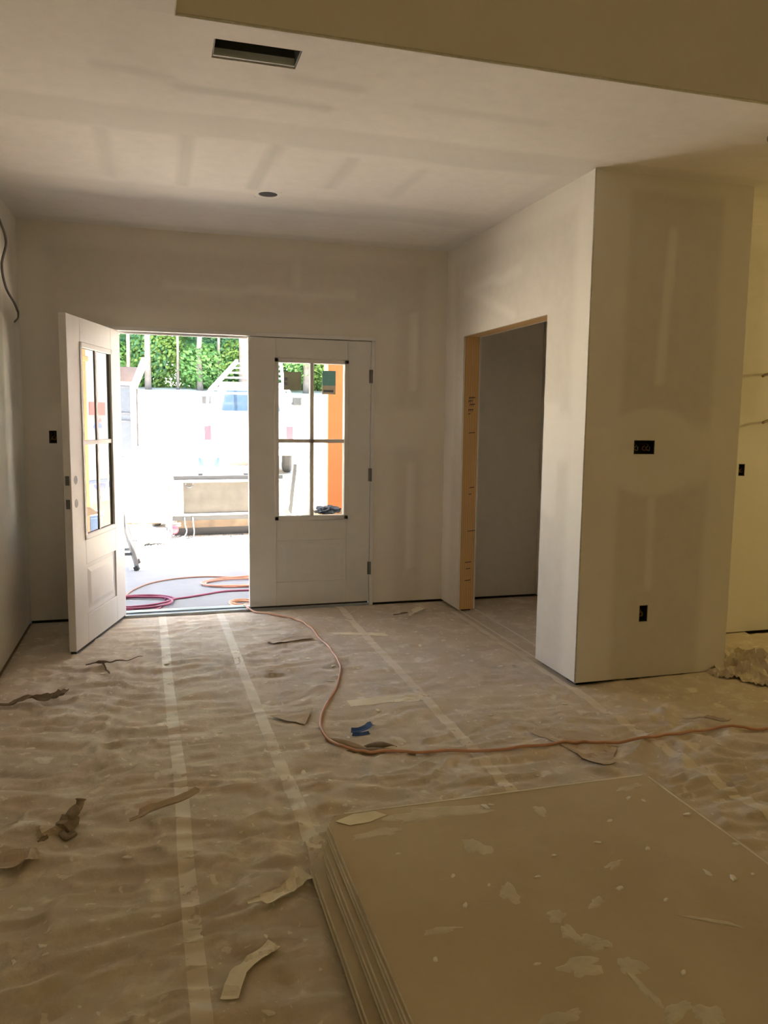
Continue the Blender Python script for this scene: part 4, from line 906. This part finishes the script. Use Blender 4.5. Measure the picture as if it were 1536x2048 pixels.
ld=bpy.data.objects.new('extension_ladder',None); C.objects.link(ld); ld.location=tk.location+Vector((0,0,0)); ld.rotation_euler=tk.rotation_euler
tag(ld,'tapered aluminium ladder tilted on the rack of the white pick-up truck','ladder')
A0,A1,B0,B1=Vector((-.86,.6,1.80)),Vector((-.34,2.6,2.42)),Vector((.76,.6,1.80)),Vector((.72,2.6,2.42))
for a_,b_ in ((A0,A1),(B0,B1)): MB().bar(a_,b_,.06,.09).build('side_rail',M_ALU,ld,local=True)
for k in range(6): t=(k+.6)/6; MB().bar(A0.lerp(A1,t),B0.lerp(B1,t),.035,.035).build('rung',M_ALU,ld,local=True)
gb=bpy.data.objects.new('water_cooler',None); C.objects.link(gb); gb.location=tk.location; gb.rotation_euler=tk.rotation_euler
tag(gb,'orange and grey barrel cooler in the pick-up bed, seen through the glass','cooler')
MB().lathe((.42,.35,.665),(0,0,1),[(0,.15),(.68,.175),(.72,.16)],20).build('barrel',M_GREY,gb,local=True); MB().lathe((.42,.35,1.43),(0,0,1),[(0,.175),(.16,.18),(.19,.15)],20).build('lid',M_ORANGE,gb,local=True)
MB().lathe((.42,.35,1.38),(0,0,1),[(0,.15),(.06,.15)],20).build('neck',M_WHITE,gb,local=True)
bgx=thing('white_bag','white plastic sack standing on the yard, seen through the lower left pane','bag',(-.05,3.2,-.2))
def sack(c,s,seed):
    rr2=random.Random(seed); bm=bmesh.new(); bmesh.ops.create_icosphere(bm,subdivisions=3,radius=1)
    for v in bm.verts:
        q=1+rr2.uniform(-.07,.07); z=v.co.z; w_=(1.0 if z<.2 else 1-.65*((z-.2)/.8)**1.2); v.co=Vector((c[0]+v.co.x*s[0]*q*w_,c[1]+v.co.y*s[1]*q*w_,c[2]+max(z,-.85)*s[2]))
    bm.verts.index_update(); mb=MB().add([v.co.copy() for v in bm.verts],[[v.index for v in f.verts] for f in bm.faces],True); bm.free(); return mb
sack((-.13,3.2,.10),(.15,.15,.36),4).build('sack_body',simple('greenish_sack',(.22,.27,.255),.5),bgx); MB().tube([(-.13,3.2,.42),(-.12,3.19,.50),(-.10,3.2,.53)],[.035,.045,.03],8).build('tied_neck',M_WHITEW,bgx)

# white dump trailer far left
dp=thing('dump_trailer','white dump trailer with flared upper sides at the left of the doorway view','trailer',(-2.7,10,float(terrain(-2.7,9.5))))
zt=float(terrain(-2.7,9.5))
MB().box(-3.5,-1.965,9.0,9.05,.86,2.06,.006).build('tailgate',simple('shaded_white_steel',(.075,.092,.115),.5),dp)  # shade of the white rear face put into this dark blue-grey colour
MB().box(-1.98,-1.93,9.0,12.0,.84,2.07,.006).build('side_wall',M_WHITE,dp); MB().box(-3.53,-3.48,9.0,12.0,.84,2.07,.006).build('side_wall',M_WHITE,dp)
MB().add([(-1.95,9.0,2.06),(-1.95,12,2.06),(-1.76,12,2.52),(-1.76,9.0,2.52),(-1.91,9.0,2.06),(-1.91,12,2.06),(-1.72,12,2.52),(-1.72,9.0,2.52)],[(0,1,2,3),(4,5,6,7),(0,4,7,3),(1,5,6,2),(3,2,6,7)]).build('flared_side',M_WHITE,dp)
MB().add([(-3.51,9.0,2.06),(-3.51,12,2.06),(-3.70,12,2.52),(-3.70,9.0,2.52),(-3.55,9.0,2.06),(-3.55,12,2.06),(-3.74,12,2.52),(-3.74,9.0,2.52)],[(0,1,2,3),(4,5,6,7),(0,4,7,3),(1,5,6,2),(3,2,6,7)]).build('flared_side',M_WHITE,dp)
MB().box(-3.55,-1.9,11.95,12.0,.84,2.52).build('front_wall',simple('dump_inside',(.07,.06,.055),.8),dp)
MB().box(-3.53,-1.93,8.98,9.0,2.02,2.08,.004).build('gate_rail',M_WHITE,dp)
for z in (1.52,1.38,1.98): MB().box(-3.45,-1.99,8.985,9.0,z,z+.02).build('gate_rib',M_GREY,dp)
MB().box(-3.5,-1.93,9.0,12,.76,.84).build('chassis',simple('orange_chassis',(.75,.45,.25),.7),dp)
for x in (-3.6,-2.05):
    MB().lathe((x,10.4,zt+.36),(1,0,0),[(0,.28),(.02,.35),(.06,.37),(.14,.37),(.18,.35),(.2,.28)],24).build('wheel',M_TYRE,dp)
for x in (-3.3,-2.2):
    MB().bar((x,10.4,zt+.36),(x,10.4,.78),.08,.08).build('spring_hanger',M_BLACK,dp); MB().bar((x,9.15,.77),(x,9.15,zt+.0),.07,.07).build('support_leg',M_BLACK,dp)

# ------------------------------------------------------------------ tree line
def crown_mesh(name,seed,n,rx,ry,z0,z1,size,m,trunkless=False):
    q=np.random.RandomState(seed); vs=[]; fs=[]
    for k in range(n):
        t=q.rand()**.8; z=z0+(z1-z0)*t; rr=(.45+.75*math.sin(math.pi*min(1,max(0,(t*.85+.1)))))
        a=q.rand()*6.283; d=math.sqrt(q.rand()); p=Vector((rx*rr*d*math.cos(a),ry*rr*d*math.sin(a),z))
        nrm=Vector(q.randn(3)).normalized(); u=nrm.orthogonal().normalized(); v=nrm.cross(u); s=size*(.6+.8*q.rand()); b=len(vs)
        vs+= [p-u*s*.5,p+v*s*.32,p+u*s*.5,p-v*s*.32]; fs.append((b,b+1,b+2,b+3))
    me=bpy.data.meshes.new(name); me.from_pydata(vs,[],fs); me.update(); me.materials.append(m); return me
def trunk_mb(h,r0,seed,lean=.0):
    q=random.Random(seed); pts=[(q.uniform(-.04,.04)*k+lean*k,q.uniform(-.04,.04)*k,h*k/7) for k in range(8)]; pts[0]=(0,0,-.3)
    mb=MB().tube(pts,[r0*(1.12 if k==0 else 1-.09*k) for k in range(8)],9)
    for k in range(3,7):
        a=q.uniform(0,6.28); p=Vector(pts[k]); mb.tube([p,p+Vector((math.cos(a)*.9,math.sin(a)*.9,.5)),p+Vector((math.cos(a)*1.8,math.sin(a)*1.8,1.3))],[r0*.3,r0*.2,r0*.06],6)
    return mb
crowns=[crown_mesh('foliage',s,7500,2.3,1.6,1.2,12.5,.21,m) for s,m in ((1,M_LEAF),(2,M_LEAF2),(3,M_LEAF3))]
shr=[crown_mesh('shrub_foliage',s,3400,1.6,1.0,.0,2.6,.19,m) for s,m in ((11,M_LEAF),(12,M_LEAF3),(13,M_LEAF2))]
trees=[(-1.78,30.9,.14,0),(-.5,31.2,.065,2),(.47,31.0,.13,1),(1.35,31.5,.075,2),(2.42,30.7,.24,0),(-2.62,31.1,.09,1),(3.7,31.2,.12,2),(5.3,30.9,.15,0),(6.6,31.3,.12,1),(-4.2,31.2,.16,2),
 (-4.6,34.6,.16,1),(-3.3,36,.12,2),(-1.2,34.2,.15,1),(.0,35.5,.12,0),(1.1,34.4,.14,2),(2.2,36.2,.14,1),(3.2,34.6,.2,0),(4.4,35.2,.16,2),(5.8,34.4,.2,1),(7.2,35.6,.2,0),(8.4,34.2,.2,2),(9.8,35,.2,1),(-6.3,34.5,.2,0),(-8.0,34.2,.2,2),(-2.4,38.3,.14,0),(3.6,38.6,.15,1),(7.4,39,.16,2),(.6,38.8,.16,1)]
place=['leftmost','left of the grey trunk']
for i,(x,y,r0,c) in enumerate(trees):
    z=float(terrain(x,y)); kinds=['mid green','yellow green','blue green']
    pos='in the front row' if y<32 else ('in the second row' if y<37 else 'in the back row')
    t=thing('tree',None,'tree',(x,y,z),'trees of the wood beyond the yard')
    t['label']='tall '+kinds[c]+' leafy tree '+pos+' of the wood beyond the yard'
    trunk_mb(12,r0,i).xform(Matrix.Translation((x,y,z))).build('trunk',M_BARK,t)
    f=bpy.data.objects.new('foliage',crowns[c]); C.objects.link(f); f.parent=t; f.rotation_euler=(0,0,i*1.7); f.location=(0,.6 if y<32 else 0,3.6 if y<32 else 0); f.scale=(1,1,.75 if y<32 else 1)
for i in range(16):
    x=-7+i*1.2+.4*math.sin(i*2.3); y=32.5+.4*math.sin(i*1.9); z=float(terrain(x,y)); c=i%3
    t=thing('shrub',None,'shrub',(x,y,z),'undergrowth along the wood edge'); t['label']='leafy '+['mid green','blue green','yellow green'][c]+' undergrowth shrub at the foot of the wood'
    f=bpy.data.objects.new('shrub_foliage',shr[c]); C.objects.link(f); f.parent=t; f.rotation_euler=(0,0,i*1.3); f.scale=(1,1,.75+.3*math.sin(i*1.1)**2)
    b=MB()
    for k in range(4): a=k*1.6+i; b.tube([(x,y,z-.1),(x+.3*math.cos(a),y+.3*math.sin(a),z+.9),(x+.8*math.cos(a),y+.6*math.sin(a),z+2.1)],[.04,.03,.012],6)
    b.build('stem',M_BARK,t)
